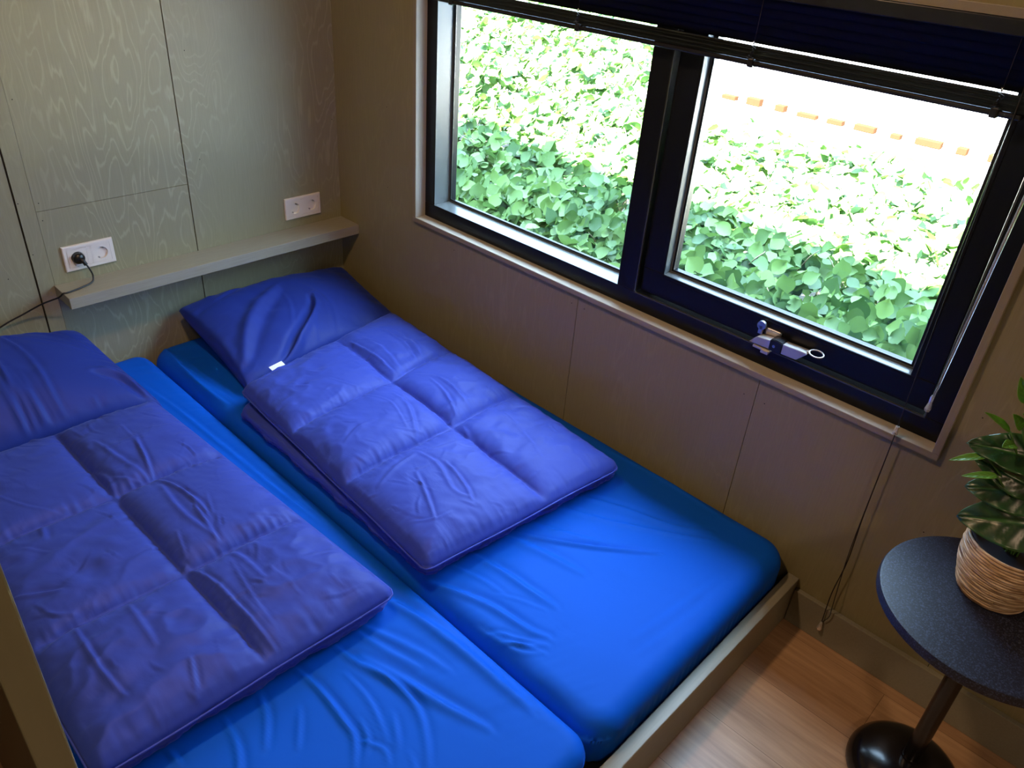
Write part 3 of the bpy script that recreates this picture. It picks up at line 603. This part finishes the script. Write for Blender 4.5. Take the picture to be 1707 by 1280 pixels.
mR, _ = cloth_slab('mattress', [(-0.834, -0.012), (-0.004, -0.012), (-0.004, -2.040), (-0.834, -2.040)], 0.2400, 0.160, 0.050, 0.075, M_sheet, mattress_h(RM, -0.834, 3, 1.75), 0.0055, side=sheet_side)
mL, _ = cloth_slab('mattress', [(-1.664, -0.012), (-0.842, -0.012), (-0.842, -2.042), (-1.664, -2.042)], 0.2420, 0.162, 0.042, 0.060, M_sheet, mattress_h(LM, -0.842, 8, 1.2), 0.0055, side=sheet_side)
tag(mR, 'mattress in a bright blue fitted sheet beside the window wall', 'mattress', 'mattresses in blue fitted sheets')
tag(mL, 'mattress in a bright blue fitted sheet beside the left partition', 'mattress', 'mattresses in blue fitted sheets')

# ---- folded duvets
LD = [[(-1.139,-.569),(-1.147,-.712),(-1.169,-.819)],[(-1.133,-.651),(-1.169,-.832)],[(-1.221,-.606),(-1.204,-.721),(-1.178,-.824)],[(-1.252,-.76),(-1.197,-.822),(-1.174,-.828)],[(-1.174,-.828),(-1.149,-.915),(-1.144,-1.007)],[(-1.173,-.882),(-1.183,-1.009),(-1.163,-1.142)],[(-1.106,-.985),(-1.138,-1.084)],[(-1.145,-.932),(-1.139,-1.024),(-1.147,-1.088)],[(-1.293,-.658),(-1.257,-.756),(-1.27,-.86)],[(-1.474,-.674),(-1.435,-.755),(-1.379,-.821)],[(-1.553,-1.02),(-1.475,-1.072)],[(-1.433,-.825),(-1.446,-.9)],[(-1.491,-.891),(-1.454,-.945)],[(-1.251,-1.146),(-1.232,-1.243),(-1.227,-1.36),(-1.225,-1.49)],[(-1.176,-1.161),(-1.151,-1.225),(-1.149,-1.327)],[(-1.219,-1.058),(-1.24,-1.146)],[(-1.15,-1.016),(-1.164,-1.15)],[(-1.25,-1.339),(-1.268,-1.451)],[(-1.122,-1.302),(-1.114,-1.416)],[(-1.363,-1.413),(-1.385,-1.476)],[(-1.557,-1.195),(-1.516,-1.183),(-1.461,-1.165)],[(-1.33,-1.086),(-1.267,-1.059)],[(-1.493,-1.171),(-1.498,-1.327),(-1.487,-1.411)],[(-1.392,-1.192),(-1.398,-1.34)],[(-1.17,-1.21),(-1.19,-1.33),(-1.2,-1.46)]]
RD = [[(-.372,-.507),(-.384,-.629),(-.388,-.735)],[(-.363,-.548),(-.361,-.679),(-.372,-.792)],[(-.321,-.564),(-.322,-.679),(-.347,-.798)],[(-.566,-.721),(-.514,-.806),(-.43,-.818)],[(-.664,-.696),(-.639,-.719)],[(-.468,-.913),(-.478,-.997),(-.553,-1.13)],[(-.546,-.848),(-.508,-.946),(-.55,-1.085)],[(-.671,-.836),(-.61,-.861),(-.528,-.863)],[(-.598,-1.183),(-.598,-1.27),(-.635,-1.37),(-.622,-1.42)],[(-.59,-1.19),(-.512,-1.211),(-.418,-1.226)],[(-.324,-.92),(-.345,-1.015),(-.387,-1.112)],[(-.339,-.864),(-.299,-.954),(-.332,-1.119)],[(-.3,-.91),(-.307,-1.032),(-.319,-1.129)],[(-.572,-1.271),(-.598,-1.373),(-.623,-1.429)],[(-.766,-1.227),(-.681,-1.198),(-.607,-1.186)],[(-.728,-1.027),(-.655,-.997),(-.593,-1.001)],[(-.736,-.582),(-.647,-.554),(-.561,-.548)],[(-.406,-1.158),(-.448,-1.265),(-.444,-1.314)],[(-.785,-1.38),(-.741,-1.419),(-.688,-1.429)],[(-.25,-.52),(-.24,-.66),(-.27,-.78)],[(-.21,-.60),(-.22,-.70),(-.25,-.80)],[(-.28,-1.20),(-.31,-1.32),(-.36,-1.44)],[(-.66,-1.25),(-.70,-1.34),(-.74,-1.42)]]
def duvet_h(cols, rows, strokes, seed, puff=0.041, amp=0.0036):
    cols = np.array([0] + cols + [1.0]); rows = np.array([0] + rows + [1.0])
    rs = np.random.RandomState(seed)
    def f(X, Y, u, v, d):
        uw = u + 0.008 * vnoise(v * 9, 0.3 + 0 * v, seed); vw = v + 0.006 * vnoise(u * 9, 1.7 + 0 * u, seed + 1)
        ci = np.clip(np.searchsorted(cols, uw) - 1, 0, len(cols) - 2); ri = np.clip(np.searchsorted(rows, vw) - 1, 0, len(rows) - 2)
        wd = (cols[ci + 1] - cols[ci]) * 0.66; ht = (rows[ri + 1] - rows[ri]) * 1.03
        a = np.clip((uw - cols[ci]) / (cols[ci + 1] - cols[ci]), 0, 1); c = np.clip((vw - rows[ri]) / (rows[ri + 1] - rows[ri]), 0, 1)
        da = np.minimum(a, 1 - a) * wd; dc = np.minimum(c, 1 - c) * ht; dm = np.minimum(da, dc)
        cushion = (1 - np.exp(-da / 0.017)) * (1 - np.exp(-dc / 0.017))
        dome = np.sqrt(np.clip(np.sin(math.pi * a) * np.sin(math.pi * c), 0, 1))
        H = puff * (0.60 * cushion + 0.40 * dome) * (0.92 + 0.5 * vnoise(ci * 3.7 + 0.5, ri * 5.1 + 0.5, seed))
        # gathers: short pleats square to the nearest stitch line
        al = np.where(da < dc, v * 1.03, u * 0.66); gm = np.exp(-dm / 0.024) * (1 - np.exp(-dm / 0.0030))
        H += 0.0062 * gm * (vnoise(al * 85, (ci + ri * 3) * 1.7, seed + 3) + 0.6 * vnoise(al * 170, ci + ri * 2.0, seed + 4)) * (0.35 + 1.3 * (vnoise(al * 12, ci * 2.2 + ri, seed + 5) + 0.5))
        H *= 1.04 - np.exp(-d / 0.030)
        # soft broad creases of the filling
        n1 = fbm(X * 9 + Y * 5, Y * 11 - X * 4, 3, seed + 6); H += 0.006 * (0.5 - np.abs(n1) * 2.2) * cushion * (0.4 + sstep(-.3, .4, vnoise(X * 5, Y * 5, seed + 7)))
        n2 = fbm(X * 30 + Y * 22, Y * 9 - X * 6, 2, seed + 8); H += 0.0016 * n2 * cushion
        for i, p in enumerate(strokes): stroke(X, Y, H, p, 0.0030 + 0.0014 * ((i * 7) % 3), amp * (0.65 + 0.35 * ((i * 5) % 3)))
        # fine hairline creases scattered over the shell
        for k in range(90):
            cx = rs.uniform(X.min(), X.max()); cy = rs.uniform(Y.min(), Y.max()); an = rs.normal(1.75, 0.75); L_ = rs.uniform(0.03, 0.11); bd_ = rs.uniform(-.25, .25) * L_
            dx, dy = math.cos(an) * L_ / 2, math.sin(an) * L_ / 2
            stroke(X, Y, H, [(cx - dx, cy - dy), (cx - dy * bd_ / L_, cy + dx * bd_ / L_), (cx + dx, cy + dy)], rs.uniform(.0018, .0034), rs.uniform(.0008, .0022))
        # pleats running in from the rim
        al2 = np.where(np.minimum(u, 1 - u) * 0.66 < np.minimum(v, 1 - v) * 1.03, v * 1.03, u * 0.66)
        H += 0.006 * np.exp(-d / 0.045) * (1 - np.exp(-d / 0.008)) * (vnoise(al2 * 60, d * 9, seed + 11) + 0.5 * vnoise(al2 * 130, d * 9, seed + 12))
        return H
    return f
def duvet(label, quad_top, quad_bot, cols, rows, strokes, seed, tagpos=None, zb=0.2440):
    e_ = empty('duvet', (np.mean([p[0] for p in quad_top]), np.mean([p[1] for p in quad_top]), zb)); tag(e_, label, 'duvet', 'folded navy duvets')
    def rim(per, z): return 0.0015 * np.sin(per * 260) + 0.003 * np.sin(per * 31 + 1) + 0.002 * np.sin(per * 77)
    def low(X, Y, u, v, d): return 0.006 * fbm(X * 10, Y * 10, 2, seed + 20)
    lo, _ = cloth_slab('lower_fold', quad_bot, zb + 0.040, 0.040, 0.018, 0.040, M_duvet, low, 0.009, side=rim); keep(lo, e_)
    up, loop = cloth_slab('upper_fold', quad_top, zb + 0.079, 0.036, 0.018, 0.024, M_duvet, duvet_h(cols, rows, strokes, seed), 0.0042, side=rim); keep(up, e_)
    # piping along the rim of the two folds
    c = np.array(quad_top).mean(0)
    pts = [(c[0] + (p[0] - c[0]) * 1.004, c[1] + (p[1] - c[1]) * 1.004, p[2] - 0.002 + 0.0018 * math.sin(i * 0.21)) for i, p in enumerate(loop[::3])]; pts.append(pts[0])
    bm = bmesh.new(); tube(bm, pts, 0.0024, 6, cap=False); o = obj_bm('piping', bm, M_piping, smooth=True); o.parent = up
    return e_, up
QR_t = [(-0.770, -0.545), (-0.085, -0.425), (-0.165, -1.560), (-0.835, -1.500)]
QR_b = [(-0.808, -0.585), (-0.095, -0.445), (-0.135, -1.545), (-0.822, -1.480)]
QL_t = [(-1.575, -0.440), (-0.995, -0.455), (-0.935, -1.512), (-1.590, -1.500)]
QL_b = [(-1.570, -0.450), (-0.985, -0.460), (-0.930, -1.502), (-1.580, -1.480)]
eR, upR = duvet('folded navy quilted duvet with a white label, beside the window wall', QR_t, QR_b, [0.575], [0.325, 0.620], RD, 21)
eL, upL = duvet('folded navy quilted duvet without a label, beside the left partition', QL_t, QL_b, [0.515], [0.355, 0.685], LD, 33, zb=0.2490)
# care label sewn to the window-side duvet
bm = bmesh.new(); R_ = Matrix.Rotation(math.radians(10), 3, 'Z') @ Matrix.Rotation(math.radians(22), 3, 'X')
box(bm, -0.655, -0.603, -0.5405, -0.5165, 0.3325, 0.3339, 0.0003, rot=R_)
o = obj_bm('care_label', bm, M_label); o.parent = upR; o['label'] = 'small white label'

# ---- pillows
RP = [([(-.40,-.157),(-.513,-.223),(-.605,-.308),(-.681,-.406)],.020,.017),([(-.318,-.249),(-.355,-.305),(-.468,-.391),(-.59,-.47)],.011,-.026),([(-.392,-.191),(-.415,-.273),(-.463,-.356)],.006,.004),([(-.308,-.242),(-.351,-.35)],.006,.004),([(-.307,-.169),(-.287,-.301),(-.339,-.427)],.007,.004),([(-.49,-.06),(-.621,-.112)],.008,.004),([(-.35,-.323),(-.45,-.481)],.006,.003),([(-.446,-.382),(-.514,-.479)],.007,.004)]
LP = [[(-1.313,-.205),(-1.304,-.345),(-1.312,-.506)],[(-1.27,-.096),(-1.232,-.238),(-1.232,-.413),(-1.201,-.5)],[(-1.297,-.25),(-1.288,-.367),(-1.292,-.5)],[(-1.277,-.282),(-1.274,-.445),(-1.255,-.51)],[(-1.28,-.343),(-1.27,-.485),(-1.236,-.53)],[(-1.332,-.268),(-1.332,-.404),(-1.333,-.516)],[(-1.305,-.227),(-1.32,-.34),(-1.342,-.52)],[(-1.141,-.40),(-1.145,-.508)],([(-1.10,-.33),(-1.05,-.36),(-1.015,-.43)],.012,-.016),[(-1.119,-.46),(-1.086,-.47),(-1.077,-.5)],[(-1.203,-.44),(-1.19,-.53)],[(-1.252,-.06),(-1.147,-.10),(-1.058,-.213)],[(-1.268,-.10),(-1.159,-.168),(-1.077,-.225)]]
def pillow(corners, hmid, tb, strokes, seed, label, floor_z=0.2450):
    """corners: head-left, head-right, foot-right, foot-left (3-D); puffed both ways from the seam surface"""
    n_ = 110; s = (1 - np.cos(np.linspace(0, math.pi, n_))) / 2; s = 0.35 * s + 0.65 * np.linspace(0, 1, n_)
    U, V_ = np.meshgrid(s, s, indexing='ij'); q = np.array(corners, float)
    pin = 0.030 * (np.sin(math.pi * U)); pinv = 0.030 * np.sin(math.pi * V_)
    # seams bow inwards between the pointed corners
    Uu = U + (0.5 - U) * 2 * 0.022 * np.sin(math.pi * V_); Vv = V_ + (0.5 - V_) * 2 * 0.022 * np.sin(math.pi * U)
    Pm = ((1 - Uu) * (1 - Vv))[..., None] * q[0] + (Uu * (1 - Vv))[..., None] * q[1] + (Uu * Vv)[..., None] * q[2] + ((1 - Uu) * Vv)[..., None] * q[3]
    prof = (np.clip(4 * U * (1 - U), 0, 1) ** 0.33) * (np.clip(4 * V_ * (1 - V_), 0, 1) ** 0.33)
    X, Y = Pm[..., 0], Pm[..., 1]; edge = np.minimum(np.minimum(U, 1 - U), np.minimum(V_, 1 - V_))
    H = 0.013 * fbm(X * 7 + Y * 2, Y * 7, 3, seed) + 0.010 * np.exp(-edge / 0.07) * fbm(np.where(np.minimum(U, 1 - U) < np.minimum(V_, 1 - V_), V_, U) * 22, edge * 4, 2, seed + 2)
    for st in strokes:
        if isinstance(st, tuple): stroke(X, Y, H, *st)
        else: stroke(X, Y, H, st, 0.0065, 0.0052)
    top = Pm.copy(); top[..., 2] += hmid * prof + H * sstep(0, 0.06, edge)
    bot = Pm.copy(); bot[..., 2] -= tb * prof
    bot[..., 2] = np.maximum(bot[..., 2], floor_z); top[..., 2] = np.maximum(top[..., 2], floor_z + 0.001)
    idx = np.arange(n_ * n_).reshape(n_, n_); bi = idx + n_ * n_
    b0 = idx.copy(); bmap = bi.copy(); bmap[0, :] = idx[0, :]; bmap[-1, :] = idx[-1, :]; bmap[:, 0] = idx[:, 0]; bmap[:, -1] = idx[:, -1]
    F = np.stack([idx[:-1, :-1], idx[1:, :-1], idx[1:, 1:], idx[:-1, 1:]], -1).reshape(-1, 4).tolist() + np.stack([bmap[:-1, :-1], bmap[:-1, 1:], bmap[1:, 1:], bmap[1:, :-1]], -1).reshape(-1, 4).tolist()
    V = np.concatenate([top.reshape(-1, 3), bot.reshape(-1, 3)])
    o = obj_np('pillow', V, F, M_pillow); bm = bmesh.new(); bm.from_mesh(o.data); bmesh.ops.delete(bm, geom=[v for v in bm.verts if not v.link_faces], context='VERTS'); bmesh.ops.recalc_face_normals(bm, faces=bm.faces[:]); bm.to_mesh(o.data); bm.free()
    tag(o, label, 'pillow', 'navy pillows at the head of the bed'); return o
pillow([(-0.712, -0.040, 0.362), (-0.030, -0.035, 0.335), (-0.050, -0.425, 0.262), (-0.722, -0.490, 0.262)], 0.085, 0.11, RP, 51, 'dark navy pillow with a deep fold, lying in the corner by the window wall')
pillow([(-1.560, -0.050, 0.455), (-1.035, -0.050, 0.375), (-0.975, -0.447, 0.286), (-1.560, -0.440, 0.280)], 0.110, 0.12, LP, 61, 'navy pillow at the left edge of the bed, plump with a tucked corner', 0.2520)

# ------------------------------------------------------------------ round side table with the potted plant
TC = (-0.241, -2.495); tz = 0.550
tbl = empty('side_table', (TC[0], TC[1], 0)); tag(tbl, 'small round black pedestal table with a domed base in the right corner', 'table')
bm = bmesh.new(); R0 = 0.2085
lathe(bm, [(0.0, -0.028), (R0 - .010, -0.028), (R0 - .002, -0.0255), (R0 + .003, -0.020), (R0 + .003, -0.007), (R0 + 0.0005, -0.0015), (R0 - .004, 0.0), (0.0, 0.0)], (*TC, tz), 128); keep(obj_bm('table_top', bm, M_ttop, smooth=True, autosharp=35), tbl)
bm = bmesh.new(); lathe(bm, [(0.0, 0.06), (0.0185, 0.06), (0.0185, 0.5205), (0.0, 0.5205)], (*TC, 0), 40); keep(obj_bm('pedestal', bm, M_tbase, smooth=True, autosharp=40), tbl)
bm = bmesh.new(); prof = [(0.0, 0.001), (0.118, 0.001), (0.1235, 0.006)]
for a in np.linspace(0, 90, 16): prof.append((0.022 + 0.102 * math.cos(math.radians(a)), 0.012 + 0.062 * math.sin(math.radians(a))))
prof += [(0.021, 0.078), (0.0, 0.078)]
lathe(bm, prof, (*TC, 0), 96); keep(obj_bm('dome_base', bm, M_tbase, smooth=True, autosharp=50), tbl)

PC = (-0.190, -2.473)
pot = empty('potted_plant', (*PC, tz)); tag(pot, 'glossy green leafy plant in a rattan wrapped pot on the round table', 'potted plant')
ph = 0.130
def pr(z): t_ = z / ph; return 0.058 + 0.022 * math.sin(min(1, t_ * 1.25) * math.pi / 2) ** 0.9 - 0.002 * max(0, t_ - 0.8) * 5
bm = bmesh.new(); prof = [(0.0, 0.002), (0.055, 0.002)] + [(pr(z) - 0.001, z) for z in np.linspace(0.004, ph - .002, 14)] + [(pr(ph) - .007, ph - .002), (pr(ph * .8) - .008, ph * .8), (pr(ph * .8) - .010, ph - .022), (0.0, ph - .022)]
lathe(bm, prof, (*PC, tz), 64); keep(obj_bm('pot_liner', bm, M_potin, smooth=True, autosharp=40), pot)
bm = bmesh.new(); z = 0.0045; k = 0
while z < ph - .002:
    ph0 = random.uniform(0, 6.28); pts = []
    for a in np.linspace(0, 2 * math.pi, 61):
        rr = pr(z) + 0.0012 + 0.0007 * math.sin(a * 3 + k) + 0.0004 * math.sin(a * 11 + k * 2); pts.append((PC[0] + rr * math.cos(a + ph0), PC[1] + rr * math.sin(a + ph0), tz + z + 0.0009 * math.sin(a * 2 + k * 1.3) + (0.0016 if a < 0.35 else 0)))
    tube(bm, pts, 0.0034, 8); z += 0.0060; k += 1
keep(obj_bm('rattan_wrap', bm, M_rattan, smooth=True), pot)
# leaves: curved broad blades with sunken veins
def big_leaf(base, tip, width, normal, curl, fold, m, seed, name='leaf'):
    base = Vector(base); tip = Vector(tip); ax = tip - base; L = ax.length; ax.normalize(); nr = Vector(normal); nr = (nr - ax * nr.dot(ax)).normalized(); sd = ax.cross(nr)
    nu, nv = 28, 19; V = []; vein = []
    for i in range(nu):
        t_ = i / (nu - 1)
        w = width * (math.sin(math.pi * min(1, t_ ** 0.72)) ** 0.62) * (1 - 0.25 * t_) if 0 < t_ < 1 else 0.0
        for j in range(nv):
            s = (j / (nv - 1) - 0.5) * 2; c = abs(s)
            vph = (t_ * 5.0 - c * 1.1) * 2 * math.pi
            v_ = 0.5 + 0.5 * math.cos(vph); rel = (v_ ** 6) * min(1, c * 4) * (1 - c ** 3)
            mid = math.exp(-(s / 0.07) ** 2)
            edgew = min(1, width / .07) ** 2 * 0.0030 * math.sin(t_ * 19 + seed + (2 if s > 0 else 0)) * c ** 2
            h = -curl * L * (t_ - 0.25) ** 2 * 1.6 + fold * w * c ** 1.3 - 0.0022 * rel * min(1, width / .07) - 0.004 * mid * min(1, width / .06) + edgew + 0.0016 * min(1, width / .07) * (1 - v_) * min(1, c * 3) * (1 - c)
            p = base + ax * (t_ * L) + sd * (s * w * 0.5) + nr * h; V.append(p[:]); vein.append(max(mid * 0.9, rel * 0.35, c ** 4 * 0.55))
    idx = np.arange(nu * nv).reshape(nu, nv); F = np.stack([idx[:-1, :-1], idx[1:, :-1], idx[1:, 1:], idx[:-1, 1:]], -1).reshape(-1, 4)
    o = obj_np(name, V, F, m); at = o.data.attributes.new('vein', 'FLOAT', 'POINT'); at.data.foreach_set('value', vein)
    sol = o.modifiers.new('thickness', 'SOLIDIFY'); sol.thickness = 0.0008
    return keep(o, pot)
stem0 = (PC[0], PC[1], tz + 0.10)
cam_dir = Vector((-0.80, 0.0, 0.55))
LV = [  # base, tip, width, normal, curl, fold
 ((-.206, -2.459, .872), (-.271, -2.344, .890), .085, (-.72, .10, .68), .22, .05, 1),
 ((-.205, -2.475, .812), (-.250, -2.357, .848), .070, (-.85, -.1, .45), .2, .06, 2),
 ((-.195, -2.478, .803), (-.257, -2.370, .793), .098, (-.82, .05, .55), .30, .05, 3),
 ((-.215, -2.510, .762), (-.280, -2.380, .738), .118, (-.84, .0, .52), .30, .05, 4),
 ((-.19, -2.49, .80), (-.27, -2.545, .75), .09, (-.8, -.3, .5), .3, .08, 5),
 ((-.17, -2.49, .83), (-.10, -2.40, .80), .085, (.1, .3, .9), .3, .08, 6),
 ((-.17, -2.52, .85), (-.14, -2.63, .80), .09, (.0, -.3, .9), .3, .08, 7),
 ((-.20, -2.49, .88), (-.26, -2.52, .95), .07, (-.7, -.2, .3), .1, .10, 8),
 ((-.18, -2.50, .86), (-.08, -2.53, .86), .08, (.2, 0, .9), .3, .08, 9)]
for q in LV: big_leaf(q[0], q[1], q[2], q[3], q[4], q[5], M_plant, q[6])
YV = [((-.235, -2.385, .915), (-.270, -2.345, .952), .020, (-.5, .2, .8), .1, .1, 11), ((-.235, -2.40, .93), (-.270, -2.385, .965), .022, (-.7, 0, .6), .1, .1, 12),
      ((-.24, -2.41, .955), (-.28, -2.398, .980), .022, (-.7, 0, .6), .1, .1, 13), ((-.23, -2.39, .975), (-.262, -2.368, 1.025), .024, (-.8, .1, .4), .15, .1, 14),
      ((-.255, -2.372, .862), (-.285, -2.322, .842), .018, (-.5, .2, .8), .1, .1, 15), ((-.25, -2.40, .830), (-.283, -2.352, .822), .018, (-.5, .2, .8), .1, .1, 16),
      ((-.235, -2.40, .895), (-.275, -2.39, .905), .024, (-.7, .0, .7), .1, .1, 17)]
for q in YV: big_leaf(q[0], q[1], q[2], q[3], q[4], q[5], M_young, q[6], 'young_leaf')
bm = bmesh.new()
for q in LV + YV:
    b0 = Vector(q[0]); s0 = Vector((PC[0] + random.uniform(-.012, .012), PC[1] + random.uniform(-.012, .012), tz + 0.10))
    mid_ = s0.lerp(b0, 0.55); mid_.x += (PC[0] - mid_.x) * 0.5; mid_.y += (PC[1] - mid_.y) * 0.5
    tube(bm, spline([s0, mid_, b0], 6), 0.0019, 6)
keep(obj_bm('stems', bm, M_stem, smooth=True), pot)

# ------------------------------------------------------------------ outside: hedge, ground, edging, cabin shell that shades it
def hz(x, y):   # top surface of the hedge
    base = 0.40 + 0.10 * sstep(0.8, 1.8, x) + 0.05 * vnoise(x * 1.6, y * 1.6, 71) * 2
    rise = sstep(0.1, 2.2, y + 0.25 * (x - 1)) * 0.42
    return base + rise + 0.12 * vnoise(x * 3.1, y * 3.1, 75)
LF_old = np.array([(0, 0, 0), (0.22, 0.34, 0.05), (0.55, 0.46, 0.06), (0.85, 0.20, 0.02), (1.0, 0, -0.06), (0.85, -0.20, 0.02), (0.55, -0.46, 0.06), (0.22, -0.34, 0.05), (0.3, 0, -0.02), (0.65, 0, -0.03)])
_o = [(.05, .13), (.17, .33), (.34, .45), (.52, .46), (.70, .34), (.87, .15)]
LF = np.array([(0, 0, 0)] + [(t_, w_, .05) for t_, w_ in _o] + [(1.04, 0, -.05)] + [(t_, -w_, .05) for t_, w_ in _o[::-1]] + [(.2, 0, -.015), (.5, 0, -.02), (.8, 0, -.03)])
LFF = [(0, 14, 2, 1), (14, 15, 3, 2), (15, 16, 5, 4), (15, 4, 3), (16, 7, 6, 5), (0, 13, 12, 14), (14, 12, 11, 15), (15, 10, 9, 16), (15, 11, 10), (16, 9, 8, 7)]
def leaves(name, N, gen, size, parent):
    V = []; F = []; off = 0
    P, Nn = gen(N)
    for p, nrm in zip(P, Nn):
        nr = Vector(nrm).normalized(); a = nr.orthogonal().normalized(); a.rotate(Matrix.Rotation(random.uniform(0, 6.28), 3, nr).to_quaternion()); s = nr.cross(a); sz = random.uniform(*size)
        Mx = np.array([a[:], s[:], nr[:]]) * sz; jig = LF.copy(); jig[:, 1] *= random.uniform(0.8, 1.15); jig[:, 2] *= random.uniform(0.3, 2.2)
        jig[1:14, :2] += rng.uniform(-0.025, 0.025, (13, 2)); jig[:, 2] += (jig[:, 1] ** 2) * random.uniform(-.3, .5)
        V.append(np.asarray(p) + jig @ Mx)
        for f in LFF: F.append([i + off for i in f])
        off += 17
    o = obj_np(name, np.concatenate(V), F, M_hedge, parent, smooth=True)
    return o
hedge = empty('hedge', (1.6, 0.3, -0.3)); tag(hedge, 'broad leafy green hedge growing outside the window, half in sun', 'hedge')
def gen_top(N):
    P = []; Q = []
    while len(P) < N:
        x = 0.75 + 3.6 * random.random() ** 1.35; y = random.uniform(-2.2 + (x - .8) * 0.15, 0.7 + (x - .7) * 1.15)
        if x > 3.1 + 0.5 * vnoise(y * 1.3, 0.1, 5) * 2 + 1.2 * sstep(.3, 2.0, y): continue
        dens = 1.0
        z = hz(x, y) - abs(random.gauss(0, 0.11)) + 0.03
        P.append((x, y, z)); Q.append((random.gauss(-0.45, 0.5), random.gauss(0, 0.45), random.uniform(0.35, 1.1)))
    return P, Q
def gen_front(N):
    P = []; Q = []
    while len(P) < N:
        y = random.uniform(-2.4, 1.3); z = random.uniform(-0.2, 0.5); x = 0.80 + 0.10 * vnoise(y * 3, z * 3, 8) * 2 + abs(random.gauss(0, 0.09)) - 0.12 * (0.5 - z) * 0
        P.append((x, y, z)); Q.append((random.uniform(-1.1, -0.4), random.gauss(0, 0.5), random.uniform(0.1, 0.9)))
    return P, Q
o = leaves('foliage', 15000, gen_top, (0.045, 0.090), None); keep(o, hedge); o['kind'] = 'stuff'
o = leaves('foliage', 3500, gen_front, (0.055, 0.088), None); keep(o, hedge); o['kind'] = 'stuff'
bm = bmesh.new()
for k in range(90):
    y = random.uniform(-2.0, 2.6); x = random.uniform(0.85, 2.6 + max(0, y * .4)); z1 = hz(np.array(x), np.array(y)).item()
    x1 = x + random.uniform(-.18, .1); y1 = y + random.uniform(-.2, .2)
    tube(bm, spline([(x, y, -0.3), (x + random.uniform(-.05, .05), y, z1 * .5), (x1, y1, z1 - .03), (x1 + random.uniform(-.12, .05), y1 + random.uniform(-.1, .1), z1 + random.uniform(.0, .06))], 5), 0.0035, 6, radii=[0.006 - 0.0003 * i for i in range(16)])
keep(obj_bm('branches', bm, M_twig, smooth=True), hedge)
gr = box_obj('ground', [(0.12, 4.2, -8, 12, -0.36, -0.30)], M_soil); structure(gr)
pv = box_obj('paving', [(4.2, 14, -8, 16, -0.36, -0.28)], M_pave); structure(pv)
eb = box_obj('edging_brick', [(-0.05, 0.05, -0.14, 0.14, 0.0, 0.09)], M_brick, 0.008); eb.location = (7.35, -3.0, -0.279)
tag(eb, 'terracotta edging brick lying on the pale paving beyond the hedge', 'brick', 'terracotta edging bricks beyond the hedge')
for k in range(1, 19):
    o = eb.copy(); COL.objects.link(o); o.location = (7.35 + random.uniform(-.01, .01), -3.0 + 0.34 * k, -0.279); o.rotation_euler.z = random.uniform(-.05, .05); o.scale = (1, random.uniform(.35, 1.0), random.uniform(.45, .95))
# cabin roof overhang and outer cladding
structure(box_obj('roof', [(XL - .4, 0.42, YB - .4, 0.5, H_ROOM + .101, H_ROOM + .25)], M_out))
